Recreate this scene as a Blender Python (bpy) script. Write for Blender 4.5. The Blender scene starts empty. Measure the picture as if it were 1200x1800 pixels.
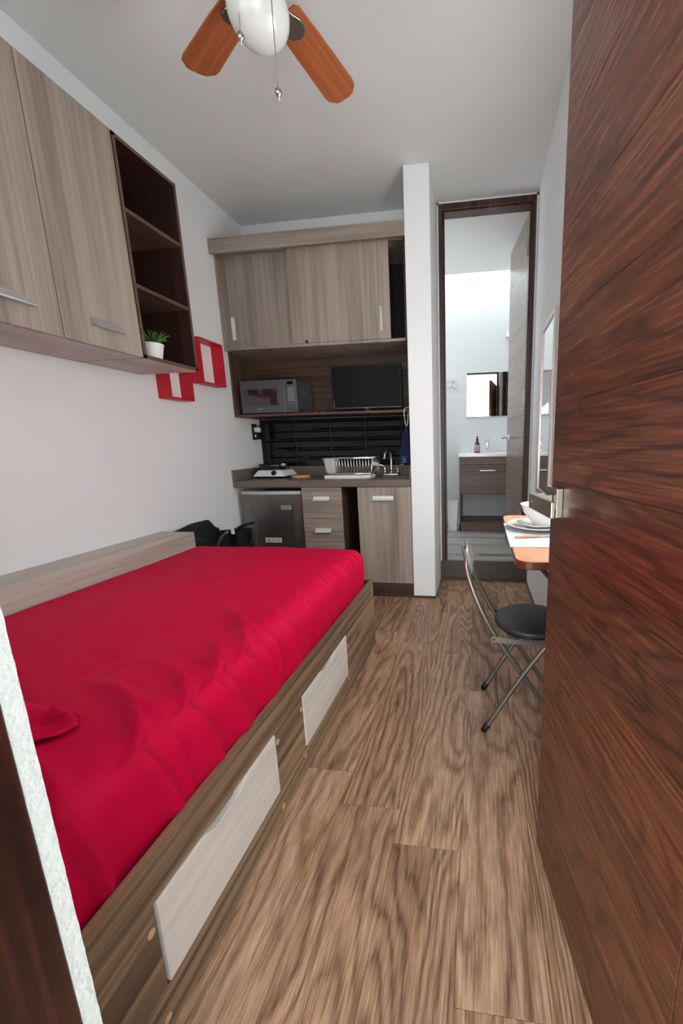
import bpy, bmesh, math, random
from mathutils import Vector, Matrix, noise
random.seed(7)
PI = math.pi
SC = bpy.context.scene
COL = SC.collection

# ------------------------------------------------------------------ helpers
class MB:
    """collects shapes into one bmesh"""
    def __init__(s):
        s.bm = bmesh.new(); s.m = 0
    def _merge(s, t, smooth=False):
        for f in t.faces:
            f.material_index = s.m; f.smooth = smooth
        me = bpy.data.meshes.new('tmp'); t.to_mesh(me); t.free()
        s.bm.from_mesh(me); bpy.data.meshes.remove(me); return s
    def box(s, x0, x1, y0, y1, z0, z1, bev=0.0, seg=2, rot=None, piv=None):
        t = bmesh.new(); bmesh.ops.create_cube(t, size=1)
        for v in t.verts:
            v.co = Vector(((x0+x1)/2 + v.co.x*(x1-x0), (y0+y1)/2 + v.co.y*(y1-y0), (z0+z1)/2 + v.co.z*(z1-z0)))
        if bev > 0:
            bmesh.ops.bevel(t, geom=t.edges[:], offset=bev, segments=seg, profile=.5, affect='EDGES')
        if rot is not None:
            M = Matrix.Translation(piv) @ rot.to_4x4() @ Matrix.Translation(-Vector(piv))
            t.transform(M)
        return s._merge(t)
    def prism(s, poly, axis, a, b, bev=0, smooth=False):
        """poly: 2D points in the plane normal to axis, extruded from a to b"""
        t = bmesh.new()
        def P(u, v, w):
            return {'X': (w, u, v), 'Y': (u, w, v), 'Z': (u, v, w)}[axis]
        va = [t.verts.new(P(u, v, a)) for u, v in poly]; vb = [t.verts.new(P(u, v, b)) for u, v in poly]
        t.faces.new(va); t.faces.new(vb[::-1]); n = len(poly)
        for i in range(n): t.faces.new((va[i], vb[i], vb[(i+1) % n], va[(i+1) % n]))
        bmesh.ops.recalc_face_normals(t, faces=t.faces[:])
        if bev > 0:
            cap = [e for e in t.edges if abs((Vector(e.verts[0].co)-Vector(e.verts[1].co))['XYZ'.index(axis)]) < 1e-6]
            bmesh.ops.bevel(t, geom=cap, offset=bev, segments=2, profile=.5, affect='EDGES')
        return s._merge(t, smooth)
    def tube(s, pts, r, n=12, cyc=False, smooth_pts=0):
        pts = [Vector(p) for p in pts]
        for _ in range(smooth_pts):
            q = []
            L = len(pts); rng = range(L if cyc else L-1)
            if not cyc: q.append(pts[0])
            for i in rng:
                a, b = pts[i], pts[(i+1) % L]
                q += [a*.75+b*.25, a*.25+b*.75]
            if not cyc: q.append(pts[-1])
            pts = q
        R = r if isinstance(r, (list, tuple)) else [r]*len(pts)
        if len(R) != len(pts):
            R = [R[int(i*(len(R)-1)/(len(pts)-1)+.5)] for i in range(len(pts))]
        t = bmesh.new(); rings = []; prev = None; L = len(pts)
        for i, p in enumerate(pts):
            if cyc: d = pts[(i+1) % L]-pts[i-1]
            else: d = pts[min(i+1, L-1)]-pts[max(i-1, 0)]
            d.normalize()
            if prev is None:
                up = Vector((0, 0, 1)) if abs(d.z) < .9 else Vector((1, 0, 0))
                u = d.cross(up).normalized()
            else:
                u = (prev-d*prev.dot(d)).normalized()
            prev = u; w = d.cross(u)
            rings.append([t.verts.new(p+(u*math.cos(2*PI*k/n)+w*math.sin(2*PI*k/n))*R[i]) for k in range(n)])
        for i in range(L if cyc else L-1):
            A, Bq = rings[i], rings[(i+1) % L]
            for k in range(n): t.faces.new((A[k], A[(k+1) % n], Bq[(k+1) % n], Bq[k]))
        if not cyc:
            t.faces.new(rings[0][::-1]); t.faces.new(rings[-1])
        bmesh.ops.recalc_face_normals(t, faces=t.faces[:])
        return s._merge(t, True)
    def lathe(s, prof, c, axis='Z', n=32, sx=1, sy=1, close=False):
        """prof: (radius, height) points"""
        t = bmesh.new(); rings = []
        for r, h in prof:
            ring = []
            if r < 1e-6:
                ring = [t.verts.new((0, 0, h))]*n
            else:
                ring = [t.verts.new((r*sx*math.cos(2*PI*k/n), r*sy*math.sin(2*PI*k/n), h)) for k in range(n)]
            rings.append(ring)
        m = len(rings)
        for i in range(m if close else m-1):
            A, Bq = rings[i], rings[(i+1) % m]
            for k in range(n):
                f = []
                for v in (A[k], A[(k+1) % n], Bq[(k+1) % n], Bq[k]):
                    if v not in f: f.append(v)
                if len(f) >= 3: t.faces.new(f)
        if not close:
            for ring, fl in ((rings[0], True), (rings[-1], False)):
                if len(set(ring)) == n: t.faces.new(ring[::-1] if fl else ring)
        bmesh.ops.recalc_face_normals(t, faces=t.faces[:])
        if axis == 'X': t.transform(Matrix.Rotation(PI/2, 4, 'Y'))
        if axis == 'Y': t.transform(Matrix.Rotation(-PI/2, 4, 'X'))
        t.transform(Matrix.Translation(c))
        return s._merge(t, True)
    def raw(s, verts, faces, smooth=True):
        t = bmesh.new(); vs = [t.verts.new(v) for v in verts]
        for f in faces:
            try: t.faces.new([vs[i] for i in f])
            except ValueError: pass
        bmesh.ops.recalc_face_normals(t, faces=t.faces[:])
        return s._merge(t, smooth)

def obj(name, b, mats, parent=None, local=False):
    if not isinstance(mats, (list, tuple)): mats = [mats]
    me = bpy.data.meshes.new(name)
    o = bpy.data.objects.new(name, me); COL.objects.link(o)
    xs = [v.co for v in b.bm.verts]
    lo = Vector([min(c[i] for c in xs) for i in range(3)]); hi = Vector([max(c[i] for c in xs) for i in range(3)])
    if parent is None:
        org = Vector(((lo.x+hi.x)/2, (lo.y+hi.y)/2, lo.z)); o.location = org
    else:
        org = Vector((0, 0, 0))
        if not local:
            p = parent
            while p is not None:
                org = org+p.location; p = p.parent
        o.parent = parent
    if not local or parent is None:
        bmesh.ops.translate(b.bm, vec=-org, verts=b.bm.verts[:])
    b.bm.to_mesh(me); b.bm.free()
    for m in mats: me.materials.append(m)
    return o

def tag(o, label=None, cat=None, group=None, kind=None):
    if label: o['label'] = label
    if cat: o['category'] = cat
    if group: o['group'] = group
    if kind: o['kind'] = kind
    return o
def thing(name, label, cat, loc, group=None, kind=None, rz=0):
    o = bpy.data.objects.new(name, None); COL.objects.link(o); o.location = loc; o.rotation_euler = (0, 0, rz)
    o.empty_display_size = .05
    return tag(o, label, cat, group, kind)
def struct(name, b, m, label, cat):
    return tag(obj(name, b, m), label, cat, kind='structure')
def copy_thing(root, loc):
    r = root.copy(); COL.objects.link(r); r.location = loc
    for ch in root.children:
        c = ch.copy(); COL.objects.link(c); c.parent = r
        for g in ch.children:
            d = g.copy(); COL.objects.link(d); d.parent = c
    return r

# ------------------------------------------------------------------ materials
def lin(c):
    r = []
    for v in c:
        v /= 255.0
        r.append(v/12.92 if v <= .04045 else ((v+.055)/1.055)**2.4)
    return tuple(r)+(1,)
class NT:
    def __init__(s, name):
        s.mat = bpy.data.materials.new(name); s.mat.use_nodes = True
        s.t = s.mat.node_tree; s.b = s.t.nodes['Principled BSDF']
    def n(s, typ, **kw):
        q = s.t.nodes.new(typ)
        for k, v in kw.items():
            if k.startswith('_'): q.inputs[k[1:].replace('_', ' ')].default_value = v
            else: setattr(q, k, v)
        return q
    def l(s, a, b): s.t.links.new(a, b)
    def math(s, op, a, b=None):
        q = s.n('ShaderNodeMath', operation=op)
        for i, v in enumerate((a, b)):
            if v is None: continue
            if isinstance(v, (int, float)): q.inputs[i].default_value = v
            else: s.l(v, q.inputs[i])
        return q.outputs[0]
    def bump(s, h, strength, dist=.01):
        q = s.n('ShaderNodeBump'); q.inputs['Strength'].default_value = strength; q.inputs['Distance'].default_value = dist
        s.l(h, q.inputs['Height']); s.l(q.outputs[0], s.b.inputs['Normal'])
def plain(name, rgb, rough=.5, metal=0, spec=.5, bump=0, bscale=60, coat=0, var=0, trans=0, emit=0):
    m = NT(name); b = m.b
    b.inputs['Base Color'].default_value = lin(rgb); b.inputs['Roughness'].default_value = rough
    b.inputs['Metallic'].default_value = metal; b.inputs['Specular IOR Level'].default_value = spec
    b.inputs['Coat Weight'].default_value = coat; b.inputs['Transmission Weight'].default_value = trans
    tc = m.n('ShaderNodeTexCoord'); nz = m.n('ShaderNodeTexNoise', _Scale=bscale, _Detail=4.0)
    m.l(tc.outputs['Object'], nz.inputs['Vector'])
    if bump: m.bump(nz.outputs[0], bump, .004)
    cr = m.n('ShaderNodeMixRGB', blend_type='MULTIPLY'); cr.inputs[1].default_value = lin(rgb)
    mr = m.n('ShaderNodeMapRange'); mr.inputs['To Min'].default_value = 1-max(var, .02); mr.inputs['To Max'].default_value = 1
    m.l(nz.outputs[0], mr.inputs[0]); cr.inputs[0].default_value = 1
    m.l(mr.outputs[0], cr.inputs[2]); m.l(cr.outputs[0], b.inputs['Base Color'])
    return m.mat
def wood(name, ramp, grain='Z', wr=.35, wf=.4, wb=.25, ringscale=2.2, ringk=22, stretch=.12, fine=70, finestr=.02,
         rough=.45, spec=.5, bump=.08, coat=0, attr=False, seed=0, rrough=.08, knots=False, thin=2.5, wobble=.5):
    m = NT(name); b = m.b
    tc = m.n('ShaderNodeTexCoord'); src = tc.outputs['Object']
    if attr:
        at = m.n('ShaderNodeAttribute', attribute_name='rnd'); ad = m.n('ShaderNodeVectorMath', operation='ADD')
        sc = m.n('ShaderNodeVectorMath', operation='SCALE'); sc.inputs['Scale'].default_value = 23.0
        m.l(at.outputs['Color'], sc.inputs[0]); m.l(src, ad.inputs[0]); m.l(sc.outputs[0], ad.inputs[1]); src = ad.outputs[0]
    gi = 'XYZ'.index(grain)
    def mp(s_al, s_ac, off):
        q = m.n('ShaderNodeMapping'); v = [s_ac]*3; v[gi] = s_al
        q.inputs['Scale'].default_value = v; q.inputs['Location'].default_value = (off, off*1.7, off*.6)
        m.l(src, q.inputs['Vector']); return q.outputs[0]
    n1 = m.n('ShaderNodeTexNoise', _Scale=ringscale, _Detail=2.0, _Roughness=.45, _Distortion=.25)
    m.l(mp(stretch, 1, seed), n1.inputs['Vector'])
    wob = m.n('ShaderNodeTexNoise', _Scale=22, _Detail=4.0); m.l(mp(.35, 1, seed+3), wob.inputs['Vector'])
    kk = ringk
    if attr:
        sk_ = m.n('ShaderNodeSeparateColor'); m.l(at.outputs['Color'], sk_.inputs[0])
        kk = m.math('MULTIPLY', m.math('ADD', m.math('MULTIPLY', sk_.outputs[2], 1.1), .45), ringk)
    val = m.math('ADD', m.math('MULTIPLY', n1.outputs[0], kk), m.math('MULTIPLY', wob.outputs[0], wobble))
    fr = m.math('FRACT', val)
    # late-wood line of every ring: narrow dark peak with a softer shoulder
    tri = m.math('SUBTRACT', 1.0, m.math('ABSOLUTE', m.math('SUBTRACT', m.math('MULTIPLY', fr, 2.0), 1.0)))
    rings = m.math('POWER', tri, thin)
    n2 = m.n('ShaderNodeTexNoise', _Scale=fine, _Detail=7.0, _Roughness=.68); m.l(mp(finestr, 1, seed+5), n2.inputs['Vector'])
    n3 = m.n('ShaderNodeTexNoise', _Scale=9, _Detail=3.0); m.l(mp(.08, 1, seed+9), n3.inputs['Vector'])
    f2 = m.n('ShaderNodeMapRange'); m.l(n2.outputs[0], f2.inputs[0]); f2.inputs['From Min'].default_value = .36; f2.inputs['From Max'].default_value = .64
    f3 = m.n('ShaderNodeMapRange'); m.l(n3.outputs[0], f3.inputs[0]); f3.inputs['From Min'].default_value = .3; f3.inputs['From Max'].default_value = .7
    s_ = m.math('ADD', m.math('ADD', m.math('MULTIPLY', rings, wr), m.math('MULTIPLY', f2.outputs[0], wf)), m.math('MULTIPLY', f3.outputs[0], wb))
    if attr:
        sx = m.n('ShaderNodeSeparateColor'); m.l(at.outputs['Color'], sx.inputs[0])
        s_ = m.math('ADD', s_, m.math('MULTIPLY', m.math('SUBTRACT', sx.outputs[1], .5), .16))
    if knots:
        vo = m.n('ShaderNodeTexNoise', _Scale=5, _Detail=6.0, _Roughness=.7, _Distortion=1.2); m.l(mp(.25, 1, seed+15), vo.inputs['Vector'])
        kr = m.n('ShaderNodeMapRange'); m.l(vo.outputs[0], kr.inputs[0]); kr.inputs['From Min'].default_value = .63; kr.inputs['From Max'].default_value = .74; kr.inputs['To Max'].default_value = .3
        s_ = m.math('ADD', s_, kr.outputs[0])
    cr = m.n('ShaderNodeValToRGB'); m.l(s_, cr.inputs[0])
    e = cr.color_ramp.elements
    while len(e) > len(ramp): e.remove(e[-1])
    while len(e) < len(ramp): e.new(.5)
    for i, (p, c) in enumerate(ramp):
        e[i].position = p; e[i].color = lin(c)
    m.l(cr.outputs[0], b.inputs['Base Color'])
    rr = m.n('ShaderNodeMapRange'); m.l(s_, rr.inputs[0]); rr.inputs['To Min'].default_value = rough; rr.inputs['To Max'].default_value = rough+rrough
    m.l(rr.outputs[0], b.inputs['Roughness'])
    b.inputs['Specular IOR Level'].default_value = spec; b.inputs['Coat Weight'].default_value = coat; b.inputs['Coat Roughness'].default_value = .2
    if bump: m.bump(s_, -bump if bump > 0 else bump, .003)
    return m.mat

M = {}
def plaster(name, rgb, bump=.15, sc=18):
    m = NT(name); b = m.b; b.inputs['Roughness'].default_value = .75; b.inputs['Specular IOR Level'].default_value = .25
    tc = m.n('ShaderNodeTexCoord'); a = m.n('ShaderNodeTexNoise', _Scale=sc, _Detail=6.0, _Roughness=.6); c = m.n('ShaderNodeTexNoise', _Scale=2.5, _Detail=2.0)
    m.l(tc.outputs['Object'], a.inputs['Vector']); m.l(tc.outputs['Object'], c.inputs['Vector'])
    mr = m.n('ShaderNodeMapRange'); m.l(c.outputs[0], mr.inputs[0]); mr.inputs['To Min'].default_value = .97; mr.inputs['To Max'].default_value = 1.0
    mx = m.n('ShaderNodeMixRGB', blend_type='MULTIPLY'); mx.inputs[0].default_value = 1; mx.inputs[1].default_value = lin(rgb); m.l(mr.outputs[0], mx.inputs[2])
    m.l(mx.outputs[0], b.inputs['Base Color']); m.bump(a.outputs[0], bump, .006)
    return m.mat
M['wall'] = plaster('white_plaster', (234, 236, 237))
M['ceil'] = plaster('ceiling_plaster', (224, 226, 225), .1)
M['rough_wall'] = plaster('rough_white_plaster', (206, 211, 208), .55, 110)
M['bath_wall'] = plaster('bathroom_plaster', (210, 215, 216), .5, 14)
M['patio_wall'] = plaster('cream_plaster', (232, 226, 208))
M['patio_floor'] = plain('concrete', (170, 165, 155), .8, bump=.2)
M['floor'] = wood('laminate_oak', [(.0, (206, 172, 142)), (.25, (176, 142, 114)), (.5, (142, 109, 84)), (.75, (106, 78, 59)), (1, (50, 35, 26))], 'Y',
                  wr=.36, wf=.42, wb=.18, ringscale=3.0, ringk=30, stretch=.15, fine=240, finestr=.04, rough=.3, bump=.2, attr=True, spec=.45, knots=True, thin=1.8, wobble=1.3)
M['gap'] = plain('floor_joint', (60, 44, 34), .7)
M['greige'] = wood('greige_laminate', [(0, (166, 154, 143)), (.45, (146, 133, 122)), (.7, (128, 115, 105)), (1, (104, 92, 84))], 'Z', wr=.1, wf=.45, wb=.45, ringk=8, fine=50, finestr=.02, rough=.42, bump=.03)
M['greige2'] = wood('greige_laminate_b', [(0, (160, 149, 138)), (.45, (141, 129, 119)), (.7, (125, 113, 103)), (1, (103, 91, 83))], 'Z', wr=.1, wf=.45, wb=.45, ringk=8, fine=50, finestr=.02, rough=.42, bump=.03, seed=6.3)
M['greige_h'] = wood('greige_laminate_across', [(0, (166, 154, 143)), (.45, (146, 133, 122)), (.7, (128, 115, 105)), (1, (104, 92, 84))], 'X', wr=.1, wf=.45, wb=.45, ringk=8, fine=50, finestr=.02, rough=.42, bump=.03)
M['greige_y'] = wood('greige_laminate_lengthwise', [(0, (196, 188, 180)), (.45, (178, 168, 158)), (.7, (160, 149, 140)), (1, (138, 126, 118))], 'Y', wr=.1, wf=.45, wb=.45, ringk=8, fine=50, finestr=.02, rough=.42, bump=.03)
M['zebra'] = wood('zebrano_laminate', [(0, (168, 142, 112)), (.3, (138, 114, 88)), (.5, (108, 87, 68)), (.72, (78, 62, 50)), (1, (44, 34, 28))], 'Y', wr=.32, wf=.35, wb=.45, ringscale=6, ringk=9, stretch=.03, fine=55, finestr=.012, rough=.4, bump=.04)
M['zebra_x'] = wood('dark_zebrano_laminate', [(0, (104, 76, 58)), (.4, (76, 52, 40)), (.7, (50, 34, 27)), (1, (28, 18, 15))], 'X', wr=.25, wf=.4, wb=.4, ringscale=7, ringk=9, stretch=.05, fine=60, finestr=.015, rough=.4, bump=.03)
M['zebra_z'] = wood('dark_zebrano_upright', [(0, (104, 78, 60)), (.4, (78, 56, 43)), (.7, (52, 37, 30)), (1, (30, 20, 17))], 'Z', wr=.25, wf=.4, wb=.4, ringscale=7, ringk=9, stretch=.05, fine=60, finestr=.015, rough=.4, bump=.03)
M['espresso'] = wood('espresso_laminate', [(0, (74, 48, 38)), (.45, (52, 32, 26)), (1, (28, 16, 13))], 'Z', wr=.2, wf=.4, wb=.4, ringk=8, fine=60, finestr=.02, rough=.4, bump=.03)
M['espresso_edge'] = wood('espresso_edge_band', [(0, (110, 84, 70)), (.5, (88, 64, 54)), (1, (62, 44, 38))], 'Y', wr=.1, wf=.5, wb=.4, fine=60, finestr=.02, rough=.4, bump=.02)
M['drawer'] = wood('pale_ash_laminate', [(0, (226, 221, 215)), (.5, (210, 204, 197)), (1, (186, 178, 170))], 'Y', wr=.12, wf=.4, wb=.45, ringk=6, fine=35, finestr=.015, rough=.35, bump=.02)
DOORR = [(0, (122, 72, 46)), (.3, (96, 52, 33)), (.5, (74, 38, 24)), (.72, (48, 25, 16)), (1, (22, 11, 8))]
M['door'] = wood('walnut_veneer', DOORR, 'Y', wr=.26, wf=.50, wb=.16, ringscale=2.6, ringk=46, stretch=.15, fine=220, finestr=.03, rough=.24, bump=.06, attr=True, spec=.6, rrough=.15, thin=3.0, wobble=1.0)
M['frame'] = wood('dark_walnut_frame', [(0, (112, 68, 42)), (.35, (66, 34, 24)), (.7, (42, 21, 16)), (1, (20, 10, 8))], 'Z', wr=.4, wf=.4, wb=.3, ringscale=5, ringk=8, stretch=.1, fine=70, rough=.3, bump=.04)
M['bathdoor'] = wood('walnut_painted_sheen', [(0, (150, 134, 120)), (.5, (132, 117, 104)), (1, (104, 92, 82))], 'Y', wr=.2, wf=.4, wb=.3, fine=70, rough=.22, bump=.02, attr=True, spec=.7)  # same walnut, greyed to paint in the light its gloss reflects
M['vanity'] = wood('vanity_laminate', [(0, (116, 94, 82)), (.5, (92, 74, 66)), (1, (64, 50, 46))], 'X', wr=.15, wf=.45, wb=.35, fine=60, rough=.4, bump=.02)
M['bathfloor'] = wood('grey_wood_tile', [(0, (190, 189, 184)), (.4, (160, 159, 154)), (.7, (126, 124, 120)), (1, (84, 80, 78))], 'X', wr=.2, wf=.35, wb=.5, ringscale=4, ringk=6, fine=40, finestr=.04, rough=.35, attr=True, bump=.03)
M['step'] = plain('dark_step_tile', (78, 70, 66), .35, bump=.05, bscale=30, var=.3)
M['granite'] = wood('counter_laminate', [(0, (118, 108, 100)), (.5, (96, 87, 80)), (1, (74, 66, 61))], 'X', wr=.05, wf=.35, wb=.3, fine=60, finestr=.2, rough=.38, bump=.02)
M['tile'] = plain('black_glossy_tile', (17, 17, 19), .14, spec=.35)
M['grout'] = plain('dark_grout', (52, 50, 50), .8)
M['steel'] = plain('brushed_steel', (128, 124, 120), .34, 1, bump=.02, bscale=200)
M['chrome'] = plain('chrome', (215, 215, 215), .12, 1)
M['nickel'] = plain('satin_nickel', (168, 160, 150), .28, 1)
M['alu'] = plain('satin_aluminium', (212, 212, 210), .3, 1)
M['alu_w'] = plain('white_aluminium', (225, 226, 224), .35, .3)
M['white'] = plain('white_plastic', (232, 232, 230), .3)
M['ceramic'] = plain('white_ceramic', (240, 240, 238), .15, spec=.6)
M['black'] = plain('black_plastic', (18, 18, 20), .4, spec=.3)
M['black_gloss'] = plain('screen_black', (10, 10, 12), .16)
M['screen'] = plain('screen_panel', (24, 24, 25), .38, spec=.12)
M['mw'] = plain('charcoal_metal', (66, 70, 73), .4, .1)
M['mw2'] = plain('charcoal_panel', (78, 81, 84), .38)
M['mwwin'] = plain('tinted_window', (44, 40, 44), .06, spec=.9, coat=.6)
M['grey'] = plain('grey_print', (172, 172, 172), .5)
M['fridge'] = plain('fridge_steel', (122, 119, 117), .3, .85, bump=.015, bscale=250)
M['fridge_side'] = plain('fridge_side', (52, 52, 54), .5)
M['fridge_top'] = plain('fridge_top_trim', (186, 188, 188), .4)
M['paper'] = plain('paper', (224, 220, 210), .7)
M['red'] = plain('red_lacquer', (196, 8, 34), .45)
M['pot'] = plain('white_pot', (228, 228, 226), .5, bump=.1)
M['leaf'] = plain('leaf_green', (66, 118, 44), .45, var=.5, bscale=25)
M['leaf2'] = plain('leaf_pale', (130, 160, 90), .45, var=.4, bscale=25)
M['soil'] = plain('soil', (60, 44, 34), .9)
M['blade'] = wood('cherry_fan_blade', [(0, (172, 98, 56)), (.5, (150, 80, 42)), (1, (118, 58, 30))], 'X', wr=.15, wf=.4, wb=.35, fine=70, rough=.4, bump=.02)
M['globe'] = plain('opal_glass', (206, 210, 206), .18, spec=.6, coat=.3)
M['wire'] = plain('wire', (120, 112, 104), .35, .9)
M['pan'] = plain('pan_black', (22, 22, 23), .35)
M['board'] = plain('light_wood', (206, 158, 100), .5, var=.2)
M['peg'] = plain('cap_wood', (196, 156, 124), .6)
M['table'] = wood('peach_laminate', [(0, (232, 168, 128)), (.5, (220, 150, 108)), (1, (196, 122, 84))], 'Y', wr=.15, wf=.4, wb=.35, fine=40, rough=.35, bump=.02)
M['table_edge'] = plain('reddish_edge', (98, 44, 26), .3, var=.2)
M['mat'] = plain('woven_mat', (214, 218, 226), .8, bump=.4, bscale=300)
M['vinyl'] = plain('black_vinyl', (46, 46, 48), .42, bump=.1, bscale=300)
M['greyvinyl'] = plain('grey_vinyl', (120, 122, 124), .3)
M['tube'] = plain('grey_tube', (128, 124, 118), .36, .8)
M['fabric_b'] = plain('black_canvas', (20, 20, 22), .75, bump=.2, bscale=400)
M['navy'] = plain('navy_towel', (26, 40, 78), .9, bump=.5, bscale=300)
M['towel_motif'] = plain('pale_motif', (120, 160, 205), .9)
M['soap'] = plain('plum_bottle', (88, 48, 62), .2)
M['soaplabel'] = plain('mauve_label', (168, 134, 150), .5)
M['basket'] = plain('grey_basket', (176, 178, 180), .4)
M['mirror'] = plain('mirror_glass', (235, 238, 238), .01, 1)
M['mirror_frame'] = plain('silver_frame', (196, 186, 180), .3, .6)
M['trash'] = plain('pale_bin', (238, 241, 244), .4)
M['shade_black'] = plain('painted_shade_black', (20, 15, 13), .7)  # near-black colour standing in for shade inside open recesses

# red sheet
m = NT('red_sheet'); b = m.b
b.inputs['Base Color'].default_value = lin((188, 0, 54)); b.inputs['Roughness'].default_value = .7; b.inputs['Specular IOR Level'].default_value = .12
b.inputs['Sheen Weight'].default_value = .02; b.inputs['Sheen Roughness'].default_value = .4; b.inputs['Sheen Tint'].default_value = lin((255, 80, 110))
tc = m.n('ShaderNodeTexCoord'); nz = m.n('ShaderNodeTexNoise', _Scale=600, _Detail=2.0); m.l(tc.outputs['Object'], nz.inputs['Vector'])
mp = m.n('ShaderNodeMapping'); mp.inputs['Scale'].default_value = (1.2, 5, 3); mp.inputs['Rotation'].default_value = (0, 0, .35)
m.l(tc.outputs['Object'], mp.inputs['Vector'])
cz = m.n('ShaderNodeTexNoise', _Scale=3.0, _Detail=5.0, _Roughness=.55, _Distortion=.5); m.l(mp.outputs[0], cz.inputs['Vector'])
mm = m.math('ADD', m.math('MULTIPLY', cz.outputs[0], 2.0), m.math('MULTIPLY', nz.outputs[0], .08))
m.bump(mm, .25, .004)
M['sheet'] = m.mat

# ------------------------------------------------------------------ dimensions (metres; camera stands at x=0, y=0)
WL, WR, CZ = -1.815, .375, 2.75
KY = 2.695; BK = 3.15; PX0, PX1, PY = -.478, -.318, 2.705; DW = 3.117; BZ = .16; BB = 4.70

# ------------------------------------------------------------------ the room shell
def planks(xs0, w, L, offs, x0, x1, y0, y1, z, axis='Y', g=.0009, seed=3):
    """boards with their own random id; returns bmesh with colour attribute rnd"""
    bm = bmesh.new(); lay = bm.loops.layers.float_color.new('rnd'); rn = random.Random(seed)
    i0 = math.floor((x0-xs0)/w); i1 = math.ceil((x1-xs0)/w)
    for i in range(i0, i1):
        a, c = max(xs0+i*w, x0), min(xs0+(i+1)*w, x1)
        off = offs.get(i, rn.random()*L)
        j = math.floor((y0-off)/L)
        while off+j*L < y1:
            p, q = max(off+j*L, y0), min(off+(j+1)*L, y1)
            if q-p > .005 and c-a > .002:
                col = (rn.random(), rn.random(), rn.random(), 1)
                pts = [(a+g, p+g), (c-g, p+g), (c-g, q-g), (a+g, q-g)]
                if axis == 'Y': top = [bm.verts.new((u, v, z)) for u, v in pts]; bot = [bm.verts.new((u+(-g if k in (0, 3) else g)*.9, v+(-g if k < 2 else g)*.9, z-.0015)) for k, (u, v) in enumerate(pts)]
                else: top = [bm.verts.new((v, u, z)) for u, v in pts][::-1]; bot = [bm.verts.new((v+(-g if k < 2 else g)*.9, u+(-g if k in (0, 3) else g)*.9, z-.0015)) for k, (u, v) in enumerate(pts)][::-1]
                fs = [bm.faces.new(top)]
                for k in range(4): fs.append(bm.faces.new((bot[k], bot[(k+1) % 4], top[(k+1) % 4], top[k])))
                for f in fs:
                    for l in f.loops: l[lay] = col
            j += 1
    return bm
b = MB(); b.bm = planks(-.235, .19, 1.037, {0: .89, 1: .58, -1: .995, 2: .30}, WL, WR, .1, DW, 0)
nf = len(b.bm.faces); b.m = 1; b.box(WL, WR, .1, DW, -.06, -.0015)
struct('floor', b, [M['floor'], M['gap']], 'brown laminate plank floor of the narrow room', 'floor')
b = MB(); b.bm = planks(3.968-.1, .16, .9, {}, DW+.02, BB, -1.2, WR, BZ-.005, axis='X')
b.m = 1; b.box(-1.2, WR, DW+.02, BB, -.05, BZ-.0065)
struct('floor', b, [M['bathfloor'], M['gap']], 'grey wood look tile floor of the bathroom, one step up', 'floor')
struct('trim', MB().box(PX1, WR, DW-.0, DW+.02, 0, BZ, .002), M['step'], 'dark tile riser of the step into the bathroom', 'step').name = 'trim_1'

struct('wall_left', MB().box(WL-.1, WL, .1, BK+.1, 0, CZ), M['wall'], 'white plaster wall on the left behind the bed', 'wall')
struct('wall_right', MB().box(WR, WR+.1, .1, BB+.1, 0, 3.4), M['wall'], 'white plaster wall on the right with mirror and table', 'wall')
struct('wall_back', MB().box(WL, PX0, BK, BK+.1, 0, CZ), M['wall'], 'white wall behind the kitchenette', 'wall')
struct('wall_partition', MB().box(PX0, PX1, PY, BK+.1, 0, CZ, .004), M['wall'], 'narrow white wall end between kitchenette and bathroom doorway', 'wall')
b = MB(); b.box(PX1, -.306, DW, DW+.1, BZ, CZ); b.box(PX1, WR, DW, DW+.1, 2.735, CZ); b.box(.362, WR, DW, DW+.1, BZ, CZ)
struct('wall_doorway', b, M['wall'], 'white wall around the bathroom doorway', 'wall')
struct('ceiling', MB().box(WL-.1, WR+.1, .1, DW+.1, CZ, CZ+.1), M['ceil'], 'flat white ceiling of the main room', 'ceiling')
# front wall with the entrance opening the camera looks through
b = MB(); b.box(WL-.1, -.51, .14, .30, 0, CZ); b.box(-.51, WR, .14, .30, 2.62, CZ); b.box(.36, WR+.1, .10, .14, 0, CZ)
struct('wall_front', b, M['wall'], 'white wall around the entrance opening', 'wall')
b = MB(); NS = 220
vs = []; fs = []
for i in range(NS+1):
    z = 2.62*i/NS
    j = .0016*noise.noise(Vector((0, 0, z*60)))+.0011*noise.noise(Vector((3, 0, z*170)))
    k = .0010*noise.noise(Vector((7, 0, z*40)))
    vs += [(-.51, .281, z), (-.461+j*.4, .2815+k*.5, z), (-.459+j, .2985, z), (-.51, .300+j, z)]
for i in range(NS):
    for k in range(4): fs.append((4*i+k, 4*i+(k+1) % 4, 4*i+4+(k+1) % 4, 4*i+4+k))
b.raw(vs, fs, False)
struct('trim_2', b, M['rough_wall'], 'rough white plaster edge at the left of the entrance', 'wall edge')
# bathroom shell
struct('wall_bathroom_back', MB().box(-1.2, WR, BB, BB+.1, 0, 3.4), M['bath_wall'], 'pale plaster wall behind the vanity', 'wall')
struct('wall_bathroom_left', MB().box(-1.3, -1.2, BK+.1, BB+.1, 0, 3.4), M['bath_wall'], 'bathroom side wall on the left', 'wall')
struct('ceiling', MB().box(-1.3, WR, DW+.1, 4.32, CZ, CZ+.1), M['ceil'], 'bathroom ceiling stopping short of the skylight shaft', 'ceiling')
struct('wall_shaft', MB().box(-1.2, WR, 4.22, 4.32, CZ+.1, 3.4), M['wall'], 'front side of the bathroom skylight shaft', 'wall')
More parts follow.
